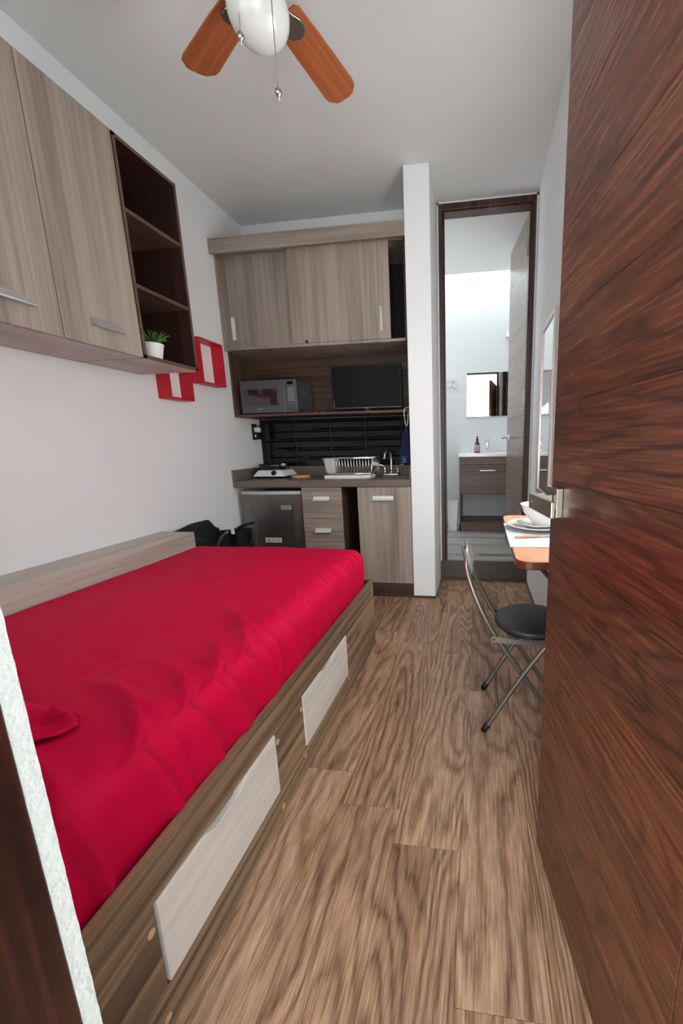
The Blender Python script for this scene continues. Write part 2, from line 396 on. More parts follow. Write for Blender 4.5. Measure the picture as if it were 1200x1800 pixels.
# outside, behind the camera
struct('floor', MB().box(-3, 3, -3.2, .1, -.12, -.02), M['patio_floor'], 'concrete floor outside the entrance', 'floor')
struct('wall_patio', MB().box(-3, 3, -3.0, -2.9, -.02, 2.6), M['patio_wall'], 'cream wall across the outside passage', 'wall')
# skirting strips
struct('trim_3', MB().box(PX0-.002, PX1+.002, PY-.012, PY, 0, .014, .003), M['zebra_x'], 'thin wood strip at the foot of the wall end', 'skirting')
struct('trim_4', MB().box(PX1, PX1+.012, PY-.01, DW-.012, 0, .014, .003), M['zebra'], 'thin wood strip along the partition foot', 'skirting')
struct('trim_5', MB().box(PX1+.012, WR-.012, DW-.014, DW, 0, .016, .004), M['zebra_x'], 'thin wood strip at the foot of the bathroom step', 'skirting')
struct('trim_6', MB().box(WR-.012, WR, .95, DW, 0, .016, .004), M['zebra'], 'thin wood strip along the foot of the right wall', 'skirting')

# ------------------------------------------------------------------ doors
def plank_door(w, t, h, seams, vert=None, g=.0022, back=True, y_first=0):
    """door leaf local: x = thickness (0..t), y = 0 (free edge) .. -w (hinge); horizontal boards"""
    bm = bmesh.new(); lay = bm.loops.layers.float_color.new('rnd'); rn = random.Random(11)
    zs = [0]+seams+[h]
    cols = [(0, w)] if vert is None else [(0, vert), (vert, w)]
    for a, c in cols:
        for i in range(len(zs)-1):
            z0, z1 = zs[i], zs[i+1]; col = (rn.random(), rn.random(), rn.random(), 1)
            ga = g*.5
            t2 = bmesh.new(); bmesh.ops.create_cube(t2, size=1)
            for v in t2.verts:
                v.co = Vector((t/2+v.co.x*t, -(a+c)/2+v.co.y*(c-a-(0 if vert is None else ga)), (z0+z1)/2+v.co.z*(z1-z0-ga*.4)))
            bmesh.ops.bevel(t2, geom=t2.edges[:], offset=g*.45, segments=1, affect='EDGES')
            me = bpy.data.meshes.new('t'); t2.to_mesh(me); t2.free()
            n0 = len(bm.faces); bm.from_mesh(me); bpy.data.meshes.remove(me); bm.faces.ensure_lookup_table()
            for f in bm.faces[n0:]:
                for l in f.loops: l[lay] = col
    r = MB(); r.bm = bm; return r
ang = math.radians(9.59)
DA = Vector((.162, .935, 0))
# entrance door: local -y runs towards the hinge; visible face is x=0
dd = Vector((.1666, -.986, 0))
rz = math.atan2(dd.x, -dd.y)
door = thing('door_1', 'open walnut entrance door with horizontal planks filling the right side', 'door', DA, kind='structure', rz=rz)
seams = [1.006+.1664*k for k in range(-6, 8)]
leaf = obj('door_leaf', plank_door(.80, .04, 2.33, [s for s in seams if .01 < s < 2.3], vert=.53), M['door'], door, local=True)
leaf.location = (0, 0, .008)
b = MB(); b.box(-.014, .0, -.073, .0, .940, 1.003, .0012); obj('rose', b, M['nickel'], door, local=True)
b = MB(); b.box(-.0475, -.014, -.050, -.012, .955, .988, .002)
b.box(-.056, -.047, -.160, -.012, .955, .988, .002)
lv = obj('lever', b, M['nickel'], door, local=True)
b = MB(); b.lathe([(.0025, 0), (.0025, .0012), (0, .0012)], (-.057, -.035, .972), 'X', 12)
obj('lock_pin', b, M['chrome'], lv, local=True)
b = MB(); b.box(.004, .036, -.001, .0015, .90, 1.06, .0005); obj('latch_plate', b, M['nickel'], door, local=True)
b = MB()
b.box(-.56, -.46, .16, .281, 0, 2.66, .002); b.box(-.56, -.474, .10, .162, 0, 2.66, .002)
b.box(-.46, .36, .16, .281, 2.57, 2.62, .002)
b.box(.335, .372, .141, .281, 0, 2.62, .002)
fr = obj('door_frame', b, M['frame'], door, local=False)
# frame is in world axes: undo the door rotation
fr.matrix_parent_inverse = Matrix.Identity(4)
for v in fr.data.vertices: v.co = Matrix.Rotation(-rz, 3, 'Z') @ v.co

# bathroom door
HB = Vector((.325, 3.205, 0)); FB = Vector((.24, 3.81, 0)); dv = (HB-FB).normalized(); rz2 = math.atan2(dv.x, -dv.y)
door2 = thing('door_2', 'walnut bathroom door, reflected light painted in as grey, standing open into the bathroom', 'door', (FB.x, FB.y, BZ), kind='structure', rz=rz2)
obj('door_leaf', plank_door((HB-FB).length, .035, 2.52, [.16+.165*k for k in range(14)]), M['bathdoor'], door2, local=True)
b = MB(); b.box(-.008, 0, -.075, -.02, .965, 1.02, .002); obj('rose', b, M['chrome'], door2, local=True)
b = MB(); b.tube([(-.006, -.05, .992), (-.045, -.05, .992), (-.05, -.06, .992), (-.05, -.16, .992)], .008); b.lathe([(.016, 0), (.016, .01), (0, .01)], (-.055, -.05, .992), 'X', 16)
b.tube([(.035, -.05, .992), (.08, -.05, .992), (.085, -.06, .992), (.085, -.15, .992)], .008)
obj('lever', b, M['chrome'], door2, local=True)
b = MB(); b.box(-.306, -.279, DW-.012, DW+.11, BZ, 2.735, .002); b.box(.333, .362, DW-.012, DW+.11, BZ, 2.735, .002); b.box(-.279, .333, DW-.012, DW+.11, 2.695, 2.735, .002)
b.box(-.279, -.268, DW+.03, DW+.07, BZ, 2.695, .001); b.box(.322, .333, DW+.0, DW+.045, BZ, 2.695, .001); b.box(-.268, .322, DW+.0, DW+.045, 2.684, 2.695, .001)
f2 = obj('door_frame', b, M['frame'], door2)
for v in f2.data.vertices: v.co = Matrix.Rotation(-rz2, 3, 'Z') @ v.co
for z in (2.40, 1.385, .45):
    b = MB(); b.box(.306, .332, DW+.0475, DW+.05, z, z+.105, .0008); b.tube([(.318, DW+.075, z), (.318, DW+.075, z+.105)], .006)
    for zz in (.02, .05, .085): b.lathe([(.0035, 0), (.0035, .001), (0, .001)], (.318, DW+.0475, z+zz), 'Y', 8)
    h = obj('hinge', b, M['mirror_frame'], door2)
    for v in h.data.vertices: v.co = Matrix.Rotation(-rz2, 3, 'Z') @ v.co

# ------------------------------------------------------------------ wall cabinets over the bed
XF = -1.475
cab = thing('wall_cabinet', 'greige two door cabinet hung high on left wall over the bed', 'cabinet', (WL, 1.3, 1.50))
b = MB(); b.box(WL, XF-.019, .98, 1.6665, 1.50, 2.36, .001); obj('carcass', b, M['greige_y'], cab)
for k, (y0, y1, h0, h1, lab) in enumerate(((.982, 1.3215, 1.09, 1.227, None), (1.3245, 1.6625, 1.434, 1.571, None))):
    b = MB(); b.box(XF-.018, XF, y0, y1, 1.501, 2.36, .0012); d = obj('door', b, M['greige'], cab)
    b = MB()
    b.prism([(XF, 1.572), (XF+.024, 1.572), (XF+.026, 1.578), (XF+.005, 1.582), (XF+.003, 1.603), (XF, 1.603)], 'Y', h0, h1)
    obj('handle', b, M['alu'], d)
sh = thing('open_shelf_unit', 'dark espresso three tier open shelf at the end of wall cabinets', 'shelf', (WL, 1.84, 1.50))
b = MB(); y0, y1 = 1.6675, 2.01; X1 = XF
b.box(WL, X1-.001, y0, y0+.015, 1.50, 2.36); b.box(WL, X1-.001, y1-.015, y1, 1.50, 2.36); b.box(WL, X1-.001, y0+.015, y1-.015, 2.345, 2.36)
b.box(WL, X1-.001, y0+.015, y1-.015, 1.5022, 1.517); b.box(WL, WL+.008, y0+.015, y1-.015, 1.517, 2.345)
obj('carcass', b, M['espresso'], sh)
b = MB(); b.box(X1-.001, X1, y0, y0+.015, 1.50, 2.36); b.box(X1-.001, X1, y1-.015, y1, 1.50, 2.36); b.box(X1-.001, X1, y0, y1, 2.345, 2.36); b.box(X1-.001, X1, y0, y1, 1.50, 1.516)
obj('edge_band', b, M['espresso_edge'], sh)
b = MB(); b.box(WL, X1-.001, y0+.001, y1, 1.4995, 1.502); obj('underside_panel', b, M['greige_y'], sh)
for z in (1.792, 2.082):
    b = MB(); b.box(WL+.008, X1-.004, y0+.015, y1-.015, z, z+.016); o = obj('shelf_board', b, M['espresso_edge'], sh)

# potted plant
pc = Vector((-1.545, 1.800, 1.5172))
pt = thing('potted_plant', 'small spiky green succulent in ribbed white pot on lowest open shelf', 'plant', pc)
b = MB(); PS = 1.2; prof = [(0, 0), (.024, 0), (.029, .002)]
for i in range(14):
    h = .004+i*.0045; prof += [(.029+h*.16, h), (.0302+h*.16, h+.0022)]
prof += [(.041, .070), (.0425, .073), (.0405, .075), (.037, .072), (.034, .06), (0, .06)]
prof = [(r_*PS, h_) for r_, h_ in prof]; b.lathe(prof, pc, 'Z', 40); obj('pot', b, M['pot'], pt)
b = MB(); b.lathe([(.041, .0605), (.035, .064), (0, .066)], pc, 'Z', 24); obj('soil', b, M['soil'], pt)
def leafmesh(b, base, az, tilt, L, w, curl):
    n = 8; vs = []; fs = []
    for i in range(n+1):
        t = i/n; a = tilt+curl*t; ww = w*math.sin(PI*min(.98, .25+.75*t))*(1-t*.25) if t < 1 else 0
        r = L*t*math.cos(a); z = L*t*math.sin(a)
        side = Vector((-math.sin(az), math.cos(az), 0)); dirn = Vector((math.cos(az), math.sin(az), 0))
        c = base+dirn*r+Vector((0, 0, z)); nn = (dirn*-math.sin(a)+Vector((0, 0, math.cos(a))))
        vs += [c-side*ww+nn*.0015, c-nn*.002, c+side*ww+nn*.0015, c+nn*.0012]
    for i in range(n):
        for k in range(4): fs.append((4*i+k, 4*i+(k+1) % 4, 4*i+4+(k+1) % 4, 4*i+4+k))
    b.raw(vs, fs)
for g_, mt in ((0, 'leaf'), (1, 'leaf2')):
    b = MB(); rn = random.Random(4+g_)
    for i in range(26 if g_ == 0 else 8):
        az = rn.random()*2*PI; ti = rn.uniform(.6, 1.4)
        leafmesh(b, pc+Vector((rn.uniform(-.016, .016), rn.uniform(-.016, .016), .064)), az, ti, rn.uniform(.058, .088), .0085, rn.uniform(-.45, .1))
    tag(obj('foliage', b, M[mt], pt), 'pale green outer leaves' if g_ else None)

# red wall cubes
def cube(y0, y1, z0, z1, lab):
    b = MB(); xa, xb, t = WL, -1.734, .010
    b.box(xa, xb, y0, y0+t, z0, z1, .0006); b.box(xa, xb, y1-t, y1, z0, z1, .0006)
    b.box(xa, xb, y0+t, y1-t, z0, z0+t, .0006); b.box(xa, xb, y0+t, y1-t, z1-t, z1, .0006)
    return tag(obj('wall_cube_shelf', b, M['red']), lab, 'wall shelf', 'red open cube shelves on the left wall')
cube(2.11, 2.300, 1.387, 1.58, 'red square cube shelf lower and nearer, beneath the open shelf unit')
cube(2.402, 2.633, 1.512, 1.785, 'red square cube shelf higher and farther, next to the kitchen cabinet')

# ------------------------------------------------------------------ ceiling fan
FC = Vector((-.655, 1.362, 0)); FZ = 2.45
fan = thing('ceiling_fan', 'five blade cherry wood ceiling fan with white glass globe', 'ceiling fan', (FC.x, FC.y, CZ))
b = MB(); b.lathe([(.07, 0), (.07, -.02), (.05, -.05), (.018, -.06), (.018, -.12), (0, -.12)], (FC.x, FC.y, CZ), 'Z', 32); obj('canopy', b, M['nickel'], fan)
b = MB(); b.lathe([(.03, 2.63), (.085, 2.61), (.10, 2.57), (.10, 2.51), (.085, 2.48), (.05, 2.465), (.05, 2.43), (.062, 2.425), (.062, 2.405), (0, 2.405)], (FC.x, FC.y, 0), 'Z', 40); obj('motor', b, M['nickel'], fan)
b = MB()
prof = [(.055, 2.425)]
for i in range(0, 25):
    t = i/24; a_ = -.55+(PI/2+.55)*t; prof.append((.088*math.cos(a_) if t < 1 else 0, 2.362-.083*math.sin(a_)*(1 if a_ > 0 else .95)))
b.lathe(prof, (FC.x-.006, FC.y-.0, 0), 'Z', 48); obj('glass_globe', b, M['globe'], fan)
for k in range(5):
    a = math.radians(75.5+72*k)
    R = Matrix.Rotation(a, 3, 'Z') @ Matrix.Rotation(math.radians(-11), 3, 'X')
    b = MB()
    poly = [(.125, -.050), (.20, -.056), (.405, -.064), (.428, -.060), (.452, -.036), (.456, -.02), (.456, .02), (.452, .036), (.428, .060), (.405, .064), (.20, .056), (.125, .050), (.112, .038), (.112, -.038)]
    b.prism(poly, 'Z', -.003, .003, .0015)
    bl = obj('blade', b, M['blade'], fan, local=True); bl.location = (0, 0, FZ-CZ); bl.rotation_euler = R.to_euler()
    # keep the grain running along each blade
    b = MB(); b.prism([(.085, -.014), (.12, -.022), (.145, -.034), (.165, -.036), (.185, -.022), (.192, 0), (.185, .022), (.165, .036), (.145, .034), (.12, .022), (.085, .014)], 'Z', -.010, -.0032, .0025)
    b.bm.transform(Matrix.Translation((FC.x, FC.y, FZ)) @ R.to_4x4()); b.tube([Vector((FC.x, FC.y, FZ+.03))+Vector((math.cos(a), math.sin(a), 0))*.07, Vector((FC.x, FC.y, FZ-.004))+Vector((math.cos(a), math.sin(a), 0))*.13], .012)
    obj('blade_bracket', b, M['nickel'], fan)
for (x, y, z0, z1, lab) in ((-.592, 1.305, 2.116, 2.43, 0), (-.690, 1.299, 2.257, 2.43, 0)):
    b = MB(); b.tube([(x, y, z1), (x, y, z0+.012)], .0012, 6); c = obj('pull_chain', b, M['wire'], fan)
    b = MB(); b.lathe([(0, .011), (.006, .009), (.0098, .003), (.0098, -.003), (.006, -.009), (.0018, -.011), (.0018, -.022), (0, -.022)], (x, y, z0), 'Z', 16)
    obj('bead', b, M['nickel'], c)
    b = MB(); b.tube([(FC.x+(x-FC.x)*.8, FC.y+(y-FC.y)*.8, 2.415), (x, y, 2.43)], .004, 8); obj('chain_arm', b, M['nickel'], c)

# ------------------------------------------------------------------ kitchen: upper units
UY = 2.77
uc = thing('upper_kitchen_cabinet', 'greige sliding door cabinet high above the kitchenette with cornice', 'cabinet', (-1.15, 2.95, 1.782))
b = MB(); b.box(WL+.001, WL+.019, UY, BK, 1.782, 2.42, .0008); b.box(WL+.019, PX0-.024, UY, BK, 1.782, 1.80, .0008)
b.box(WL+.019, PX0-.024, UY+.01, BK, 2.40, 2.42); obj('carcass', b, M['greige'], uc)
b = MB(); b.box(WL+.019, PX0-.024, BK-.01, BK, 1.801, 2.399); b.box(WL+.019, PX0-.024, UY+.08, BK-.01, 1.8005, 1.803); b.box(-.72, -.712, UY+.06, BK-.01, 1.803, 2.399); obj('shade_lining', b, M['shade_black'], uc)  # near-black sheets paint the shade seen past the half open door
b = MB(); b.box(PX0-.024, PX0-.001, UY, BK, 1.782, 2.42, .0008); 
tag(obj('side_panel', b, M['espresso'], uc), 'dark inner side behind the half open door')
b = MB(); b.box(PX0-.034, PX0-.0235, 2.90, 2.912, 2.29, 2.30); obj('shelf_pin', b, M['alu'], uc)
b = MB(); b.box(WL+.020, -1.27, UY+.034, UY+.050, 1.803, 2.399, .001); d = obj('sliding_door', b, M['greige2'], uc)
b = MB(); b.box(-1.754, -1.729, UY+.0265, UY+.034, 1.855, 2.006, .001); obj('handle', b, M['alu_w'], d)
b = MB(); b.box(-1.2955, -.600, UY+.002, UY+.018, 1.803, 2.399, .001); d = obj('sliding_door', b, M['greige'], uc)
b = MB(); b.box(-.671, -.652, UY-.004, UY+.002, 1.852, 2.004, .001); b.box(-.662, -.657, UY-.014, UY-.004, 1.852, 2.004, .001); obj('handle', b, M['alu'], d)
b = MB(); b.box(-1.200, -1.183, UY-.001, UY+.0015, 1.803, 1.820, .0005); obj('door_guide', b, M['black'], uc)
b = MB(); b.box(-1.27, -1.20, UY+.021, UY+.027, 1.8, 1.806); b.box(WL+.02, PX0-.03, UY+.0195, UY+.0285, 1.8, 1.8045, .0005); b.box(WL+.02, PX0-.03, UY+.0195, UY+.0285, 2.392, 2.4, .0005); obj('track', b, M['alu'], uc)
b = MB(); b.box(WL+.001, PX0-.001, 2.72, 2.738, 2.383, 2.472, .001); b.box(WL+.001, PX0-.001, 2.738, BK, 2.4205, 2.472); obj('cornice', b, M['greige_h'], uc)

ns = thing('open_kitchen_niche', 'dark zebrano open compartment under the sliding door cabinet', 'shelf', (-1.15, 2.98, 1.327))
NY = 2.81
b = MB(); b.box(WL+.001, WL+.019, NY, BK, 1.327, 1.7815, .0008); obj('side_panel', b, M['zebra_z'], ns); b = MB(); b.box(PX0-.020, PX0-.001, NY, BK, 1.327, 1.7815, .0008); tag(obj('side_panel', b, M['zebra_z'], ns), None)
b = MB(); b.box(WL+.019, PX0-.020, BK-.012, BK-.001, 1.345, 1.7815); obj('back_panel', b, M['zebra_x'], ns)
b = MB(); b.box(WL+.019, PX0-.020, NY, BK-.012, 1.327, 1.3445, .0008); obj('shelf_board', b, M['zebra_x'], ns)

# microwave
mw = thing('microwave_oven', 'charcoal countertop microwave in the niche left of the television', 'microwave', (-1.54, 2.98, 1.3445))
mx0, mx1, my0, my1, mz0, mz1 = -1.762, -1.325, 2.845, 3.105, 1.352, 1.583
b = MB(); b.box(mx0+.003, mx1-.003, my0+.002, my1, mz0+.002, mz1-.002, .006); 
for k in range(7): b.box(mx1-.0035, mx1-.0015, my0+.10+k*.012, my0+.105+k*.012, mz0+.12, mz0+.17)
obj('housing', b, M['mw'], mw)
b = MB(); b.box(mx0, mx1-.088, my0-.016, my0, mz0, mz1, .006, 3); dr = obj('door', b, M['mw2'], mw)
b = MB(); b.box(mx0+.030, mx0+.038, my0-.0185, my0-.0155, mz0+.052, mz1-.058, .001); b.box(mx0+.030, mx1-.145, my0-.0185, my0-.0155, mz0+.050, mz0+.056, .001); b.box(mx0+.030, mx1-.145, my0-.0185, my0-.0155, mz1-.064, mz1-.058, .001); b.box(mx1-.151, mx1-.143, my0-.0185, my0-.0155, mz0+.052, mz1-.058, .001)
obj('window_rim', b, M['mw'], dr)
b = MB(); b.box(mx0+.037, mx1-.149, my0-.0172, my0-.0158, mz0+.055, mz1-.063, .0004); obj('window', b, M['mwwin'], dr)
b = MB(); b.box(-1.632, -1.592, my0-.0168, my0-.0158, mz0+.028, mz0+.0315); b.box(-1.628, -1.596, my0-.0168, my0-.0158, mz0+.0325, mz0+.0335); obj('badge', b, M['grey'], dr)
b = MB(); b.box(mx1-.087, mx1, my0-.015, my0, mz0, mz1, .005, 3); cp = obj('control_panel', b, M['mw2'], mw)
b = MB(); b.box(mx1-.066, mx1-.020, my0-.0165, my0-.0148, mz1-.034, mz1-.016, .0004); obj('display', b, M['black_gloss'], cp)
b = MB()
for r in range(8):
    for c in range(3):
        b.box(mx1-.064+c*.0165, mx1-.053+c*.0165, my0-.0162, my0-.0148, mz1-.062-r*.0125, mz1-.0565-r*.0125, .0004)
obj('keypad', b, M['grey'], cp)
b = MB(); b.box(mx1-.066, mx1-.012, my0-.0162, my0-.0148, mz0+.012, mz0+.034, .0006); obj('door_button', b, M['mw'], cp)
for x in (mx0+.04, mx1-.04):
    for y in (my0+.03, my1-.03): b = MB(); b.lathe([(.012, 0), (.012, .009), (0, .009)], (x, y, 1.3447), 'Z', 12); obj('foot', b, M['black'], mw)

# television
tv = thing('television', 'small flat black television standing in the kitchen niche', 'television', (-.85, 3.0, 1.3445))
b = MB(); b.box(-1.118, -.582, 3.0, 3.03, 1.372, 1.688, .004); b.box(-1.05, -.65, 3.03, 3.06, 1.40, 1.60, .01); cs = obj('casing', b, M['black'], tv)
b = MB(); b.box(-1.108, -.592, 2.9985, 3.0002, 1.386, 1.679, .0003); obj('screen', b, M['screen'], tv)
b = MB(); b.box(-1.1085, -1.1055, 2.9975, 2.9995, 1.388, 1.44); b.box(-1.108, -.592, 2.9975, 2.9995, 1.3835, 1.3855); b.box(-.858, -.842, 2.9965, 2.999, 1.3755, 1.3815, .0005); b.box(-.632, -.622, 2.9965, 2.999, 1.374, 1.377)
obj('bezel_trim', b, M['grey'], cs)
b = MB(); b.box(-.88, -.82, 3.0, 3.03, 1.352, 1.375, .002); b.prism([(-.97, 2.93), (-.73, 2.93), (-.70, 3.08), (-1.0, 3.08)], 'Z', 1.3448, 1.352, .002); obj('stand', b, M['black_gloss'], tv)
db = thing('set_top_box', 'flat black receiver box between microwave and television', 'receiver', (-1.16, 2.93, 1.3445))
b = MB(); b.box(-1.245, -1.135, 2.885, 2.985, 1.3447, 1.3625, .002); obj('casing', b, M['black'], db)
for bb_ in ((-1.222, -1.210, 1.3535, 1.3565), (-1.175, -1.171, 1.353, 1.357), (-1.157, -1.1535, 1.347, 1.3605)):
    b = MB(); b.box(bb_[0], bb_[1], 2.8838, 2.8852, bb_[2], bb_[3]); obj('indicator', b, M['grey'], db)

# backsplash
b = MB(); b.box(WL+.001, PX0-.002, BK-.004, BK, .86, 1.326)
b.m = 1
zs = [1.309-.0753*k for k in range(-1, 7)]
xs = [-1.815, -1.512, -1.208, -.917, -.62, -.48]
for i in range(len(xs)-1):
    for j in range(len(zs)-1):
        xa, xb, za, zb = xs[i]+.003, xs[i+1]-.003, zs[j+1]+.0008, zs[j]-.0008
        xa = max(xa, WL+.002); xb = min(xb, PX0-.003); zb = min(zb, 1.325)
        if zb-za < .01: continue
        yb, yf, e = BK-.004, BK-.0095, .016 if zb-za > .04 else .004
        V = [(xa, yb, za), (xb, yb, za), (xb, yb, zb), (xa, yb, zb), (xa+.003, yf, za+e), (xb-.003, yf, za+e), (xb-.003, yf, zb-e), (xa+.003, yf, zb-e)]
        t = [(4, 5, 6, 7), (0, 1, 5, 4), (1, 2, 6, 5), (2, 3, 7, 6), (3, 0, 4, 7), (3, 2, 1, 0)]
        b.raw(V, t, False)
struct('trim_7', b, [M['grout'], M['tile']], 'black glossy bevelled tile backsplash above the counter', 'backsplash')

# ------------------------------------------------------------------ countertop, sink, lower units
CT = .865; sx0, sx1, sy0, sy1 = -.748, -.516, 2.775, 3.03
b = MB()
b.box(WL+.001, sx0, KY, BK-.010, CT-.03, CT, .0015); b.box(sx1, PX0-.001, KY, BK-.010, CT-.03, CT, .0015)
b.box(sx0, sx1, KY, sy0, CT-.03, CT); b.box(sx0, sx1, sy1, BK-.010, CT-.03, CT)
b.box(WL+.001, PX0-.001, KY-.001, KY+.02, CT-.050, CT+.0004, .003, 3)
tagc = thing('countertop', 'dark grey brown laminate counter with raised back edge', 'countertop', (-1.15, 2.92, CT-.05))
obj('worktop', b, M['granite'], tagc)
b = MB(); b.box(WL+.001, WL+.017, KY, BK-.010, CT, .942, .002); b.box(WL+.017, PX0-.017, BK-.026, BK-.010, CT, .945, .002); b.box(PX0-.017, PX0-.001, KY+.03, BK-.010, CT, .94, .002)
obj('upstand', b, M['granite'], tagc)
sk = thing('kitchen_sink', 'small stainless steel sink set into the right end of counter', 'sink', (-.63, 2.9, .72))
b = MB(); t_ = .0015
X0, X1_, Y0, Y1 = sx0+.001, sx1-.001, sy0+.001, sy1-.001
b.box(X0-.014, X1_+.014, Y0-.012, Y0+.012, CT+.0002, CT+.0040, .0012); b.box(X0-.014, X1_+.014, Y1-.012, Y1+.014, CT+.0002, CT+.0040, .0012)
b.box(X0-.014, X0+.012, Y0+.012, Y1-.012, CT+.0002, CT+.0040, .0012); b.box(X1_-.012, X1_+.014, Y0+.012, Y1-.012, CT+.0002, CT+.0040, .0012)
obj('rim', b, M['steel'], sk)
b = MB(); b.box(X0+.004, X0+.006, Y0+.004, Y1-.004, .73, CT+.001); b.box(X1_-.006, X1_-.004, Y0+.004, Y1-.004, .73, CT+.001); b.box(X0+.004, X1_-.004, Y0+.004, Y0+.006, .73, CT+.001); b.box(X0+.004, X1_-.004, Y1-.006, Y1-.004, .73, CT+.001); b.box(X0+.004, X1_-.004, Y0+.004, Y1-.004, .728, .731)
obj('basin', b, M['steel'], sk)
fa = thing('kitchen_faucet', 'chrome two handle gooseneck faucet behind the kitchen sink', 'faucet', (-.70, 3.075, CT))
b = MB(); b.box(-.765, -.640, 3.055, 3.100, CT+.0004, CT+.016, .006, 3); obj('base', b, M['chrome'], fa)
b = MB(); b.lathe([(.014, CT+.012), (.014, CT+.03), (.009, CT+.045), (0, CT+.045)], (-.698, 3.078, 0), 'Z', 20)
b.tube([(-.698, 3.078, CT+.03), (-.698, 3.078, CT+.155), (-.702, 3.06, CT+.19), (-.712, 3.02, CT+.20), (-.722, 2.985, CT+.185), (-.726, 2.975, CT+.145)], .0085, 14, smooth_pts=2); b.tube([(-.726, 2.975, CT+.150), (-.726, 2.975, CT+.132)], .011, 14)
obj('spout', b, M['chrome'], fa)
for s in (-1, 1):
    x = -.698+s*.052
    b = MB(); b.lathe([(.013, CT+.012), (.012, CT+.035), (.008, CT+.045), (0, CT+.046)], (x, 3.078, 0), 'Z', 20)
    b.tube([(x, 3.078, CT+.03), (x, 3.078, CT+.06), (x+s*.012, 3.07, CT+.082), (x+s*.05, 3.06, CT+.088)], [.009, .008, .006, .006, .006], 12, smooth_pts=2)
    obj('handle', b, M['chrome'], fa)

def bar_handle(xa, xb, z, par):
    b = MB(); b.prism([(KY-.004, z-.016), (KY-.028, z-.016), (KY-.029, z-.010), (KY-.010, z-.004), (KY-.008, z+.014), (KY-.004, z+.014)], 'X', xa, xb); return obj('handle', b, M['alu_w'], par)
# fridge
fg = thing('mini_fridge', 'stainless steel mini fridge under the left end of counter', 'refrigerator', (-1.53, 2.95, 0))
b = MB(); b.box(-1.765, -1.300, KY+.060, 3.12, .02, .765, .004); obj('body', b, M['fridge_side'], fg)
b = MB(); b.prism([(-1.768, KY+.055), (-1.768, KY+.022), (-1.70, KY+.008), (-1.53, KY-.002), (-1.36, KY+.008), (-1.300, KY+.022), (-1.300, KY+.055)], 'Z', .03, .762, .003); d = obj('door', b, M['fridge'], fg)
b = MB(); b.prism([(-1.770, KY+.058), (-1.770, KY+.018), (-1.70, KY+.003), (-1.53, KY-.007), (-1.36, KY+.003), (-1.298, KY+.018), (-1.298, KY+.058)], 'Z', .7625, .7855, .004); obj('top_trim', b, M['fridge_top'], fg)
b = MB(); b.box(-1.300, -1.289, KY+.02, KY+.06, .03, .775, .002); obj('edge_trim', b, M['fridge_side'], fg)
b = MB(); b.box(-1.455, -1.375, KY+.000, KY+.006, .650, .682, .001); bd = obj('badge', b, M['grey'], d)
b = MB(); b.box(-1.448, -1.382, KY-.001, KY+.001, .655, .677, .0006); obj('badge_plate', b, M['alu'], bd)
b = MB(); b.box(-1.598, -1.470, KY-.0025, KY+.003, .402, .437, .0006); st = obj('door_label', b, M['paper'], d)
b = MB(); 
for k, (a_, c_) in enumerate(((-1.590, -1.555), (-1.545, -1.515), (-1.508, -1.478))):
    for z in (.426, .418, .410): b.box(a_, c_, KY-.0032, KY-.0024, z, z+.003)
obj('label_print', b, M['mw'], st)

dk = thing('drawer_cabinet', 'narrow greige drawer unit between fridge and dark gap', 'cabinet', (-1.13, 2.95, 0))
b = MB(); b.box(-1.284, -.985, KY+.018, 3.13, .0, .812, .001); obj('carcass', b, M['zebra_z'], dk)
for z0, z1 in ((.5865, .812), (.350, .5835), (.115, .347)):
    b = MB(); b.box(-1.2835, -.984, KY, KY+.017, z0, z1, .001); d = obj('drawer', b, M['greige_h'], dk)
    bar_handle(-1.193, -1.074, (z0+z1)/2+.035, d)
sc_ = thing('sink_cabinet', 'greige single door base cabinet under the sink', 'cabinet', (-.67, 2.95, 0))
b = MB(); b.box(-.864, -.848, KY+.018, 3.13, .0, .812, .001); b.box(-.494, PX0-.001, KY+.018, 3.13, 0, .812, .001); b.box(-.848, -.494, KY+.03, 3.13, .105, .12); b.box(-.848, -.494, 3.11, 3.13, .12, .812); obj('carcass', b, M['zebra_z'], sc_)
b = MB(); b.box(-.865, PX0-.002, KY, KY+.017, .108, .812, .001); d = obj('door', b, M['greige'], sc_)
bar_handle(-.752, -.604, .738, d)
b = MB(); b.box(-.864, PX0-.002, KY+.004, KY+.0175, .001, .106, .001); obj('plinth', b, M['zebra_x'], sc_)
# open slot between the units: near-black back and shelf paint its shade
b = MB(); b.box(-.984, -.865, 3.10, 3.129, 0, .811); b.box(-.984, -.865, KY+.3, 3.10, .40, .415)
tag(obj('slot_shade', b, M['shade_black']), 'near-black back and shelf painting the shade of the open slot between drawer unit and sink cabinet', 'painted shade')

# hot plate, pan, board
hp = thing('hot_plate', 'white single burner electric hot plate at the left of counter', 'hot plate', (-1.615, 2.95, CT))
b = MB()
def frustum(x0, x1, y0, y1, z0, X0_, X1__, Y0_, Y1_, z1):
    return [(x0, y0, z0), (x1, y0, z0), (x1, y1, z0), (x0, y1, z0), (X0_, Y0_, z1), (X1__, Y0_, z1), (X1__, Y1_, z1), (X0_, Y1_, z1)]
FQ = [(3, 2, 1, 0), (4, 5, 6, 7), (0, 1, 5, 4), (1, 2, 6, 5), (2, 3, 7, 6), (3, 0, 4, 7)]
b.raw(frustum(-1.745, -1.490, 2.86, 3.08, CT+.022, -1.715, -1.520, 2.885, 3.06, CT+.062), FQ, False); b.box(-1.745, -1.490, 2.86, 3.08, CT+.017, CT+.022, .002); body = obj('body', b, M['white'], hp)
b = MB(); b.box(-1.735, -1.50, 2.868, 3.07, CT+.012, CT+.0169); obj('underside', b, M['black'], hp)
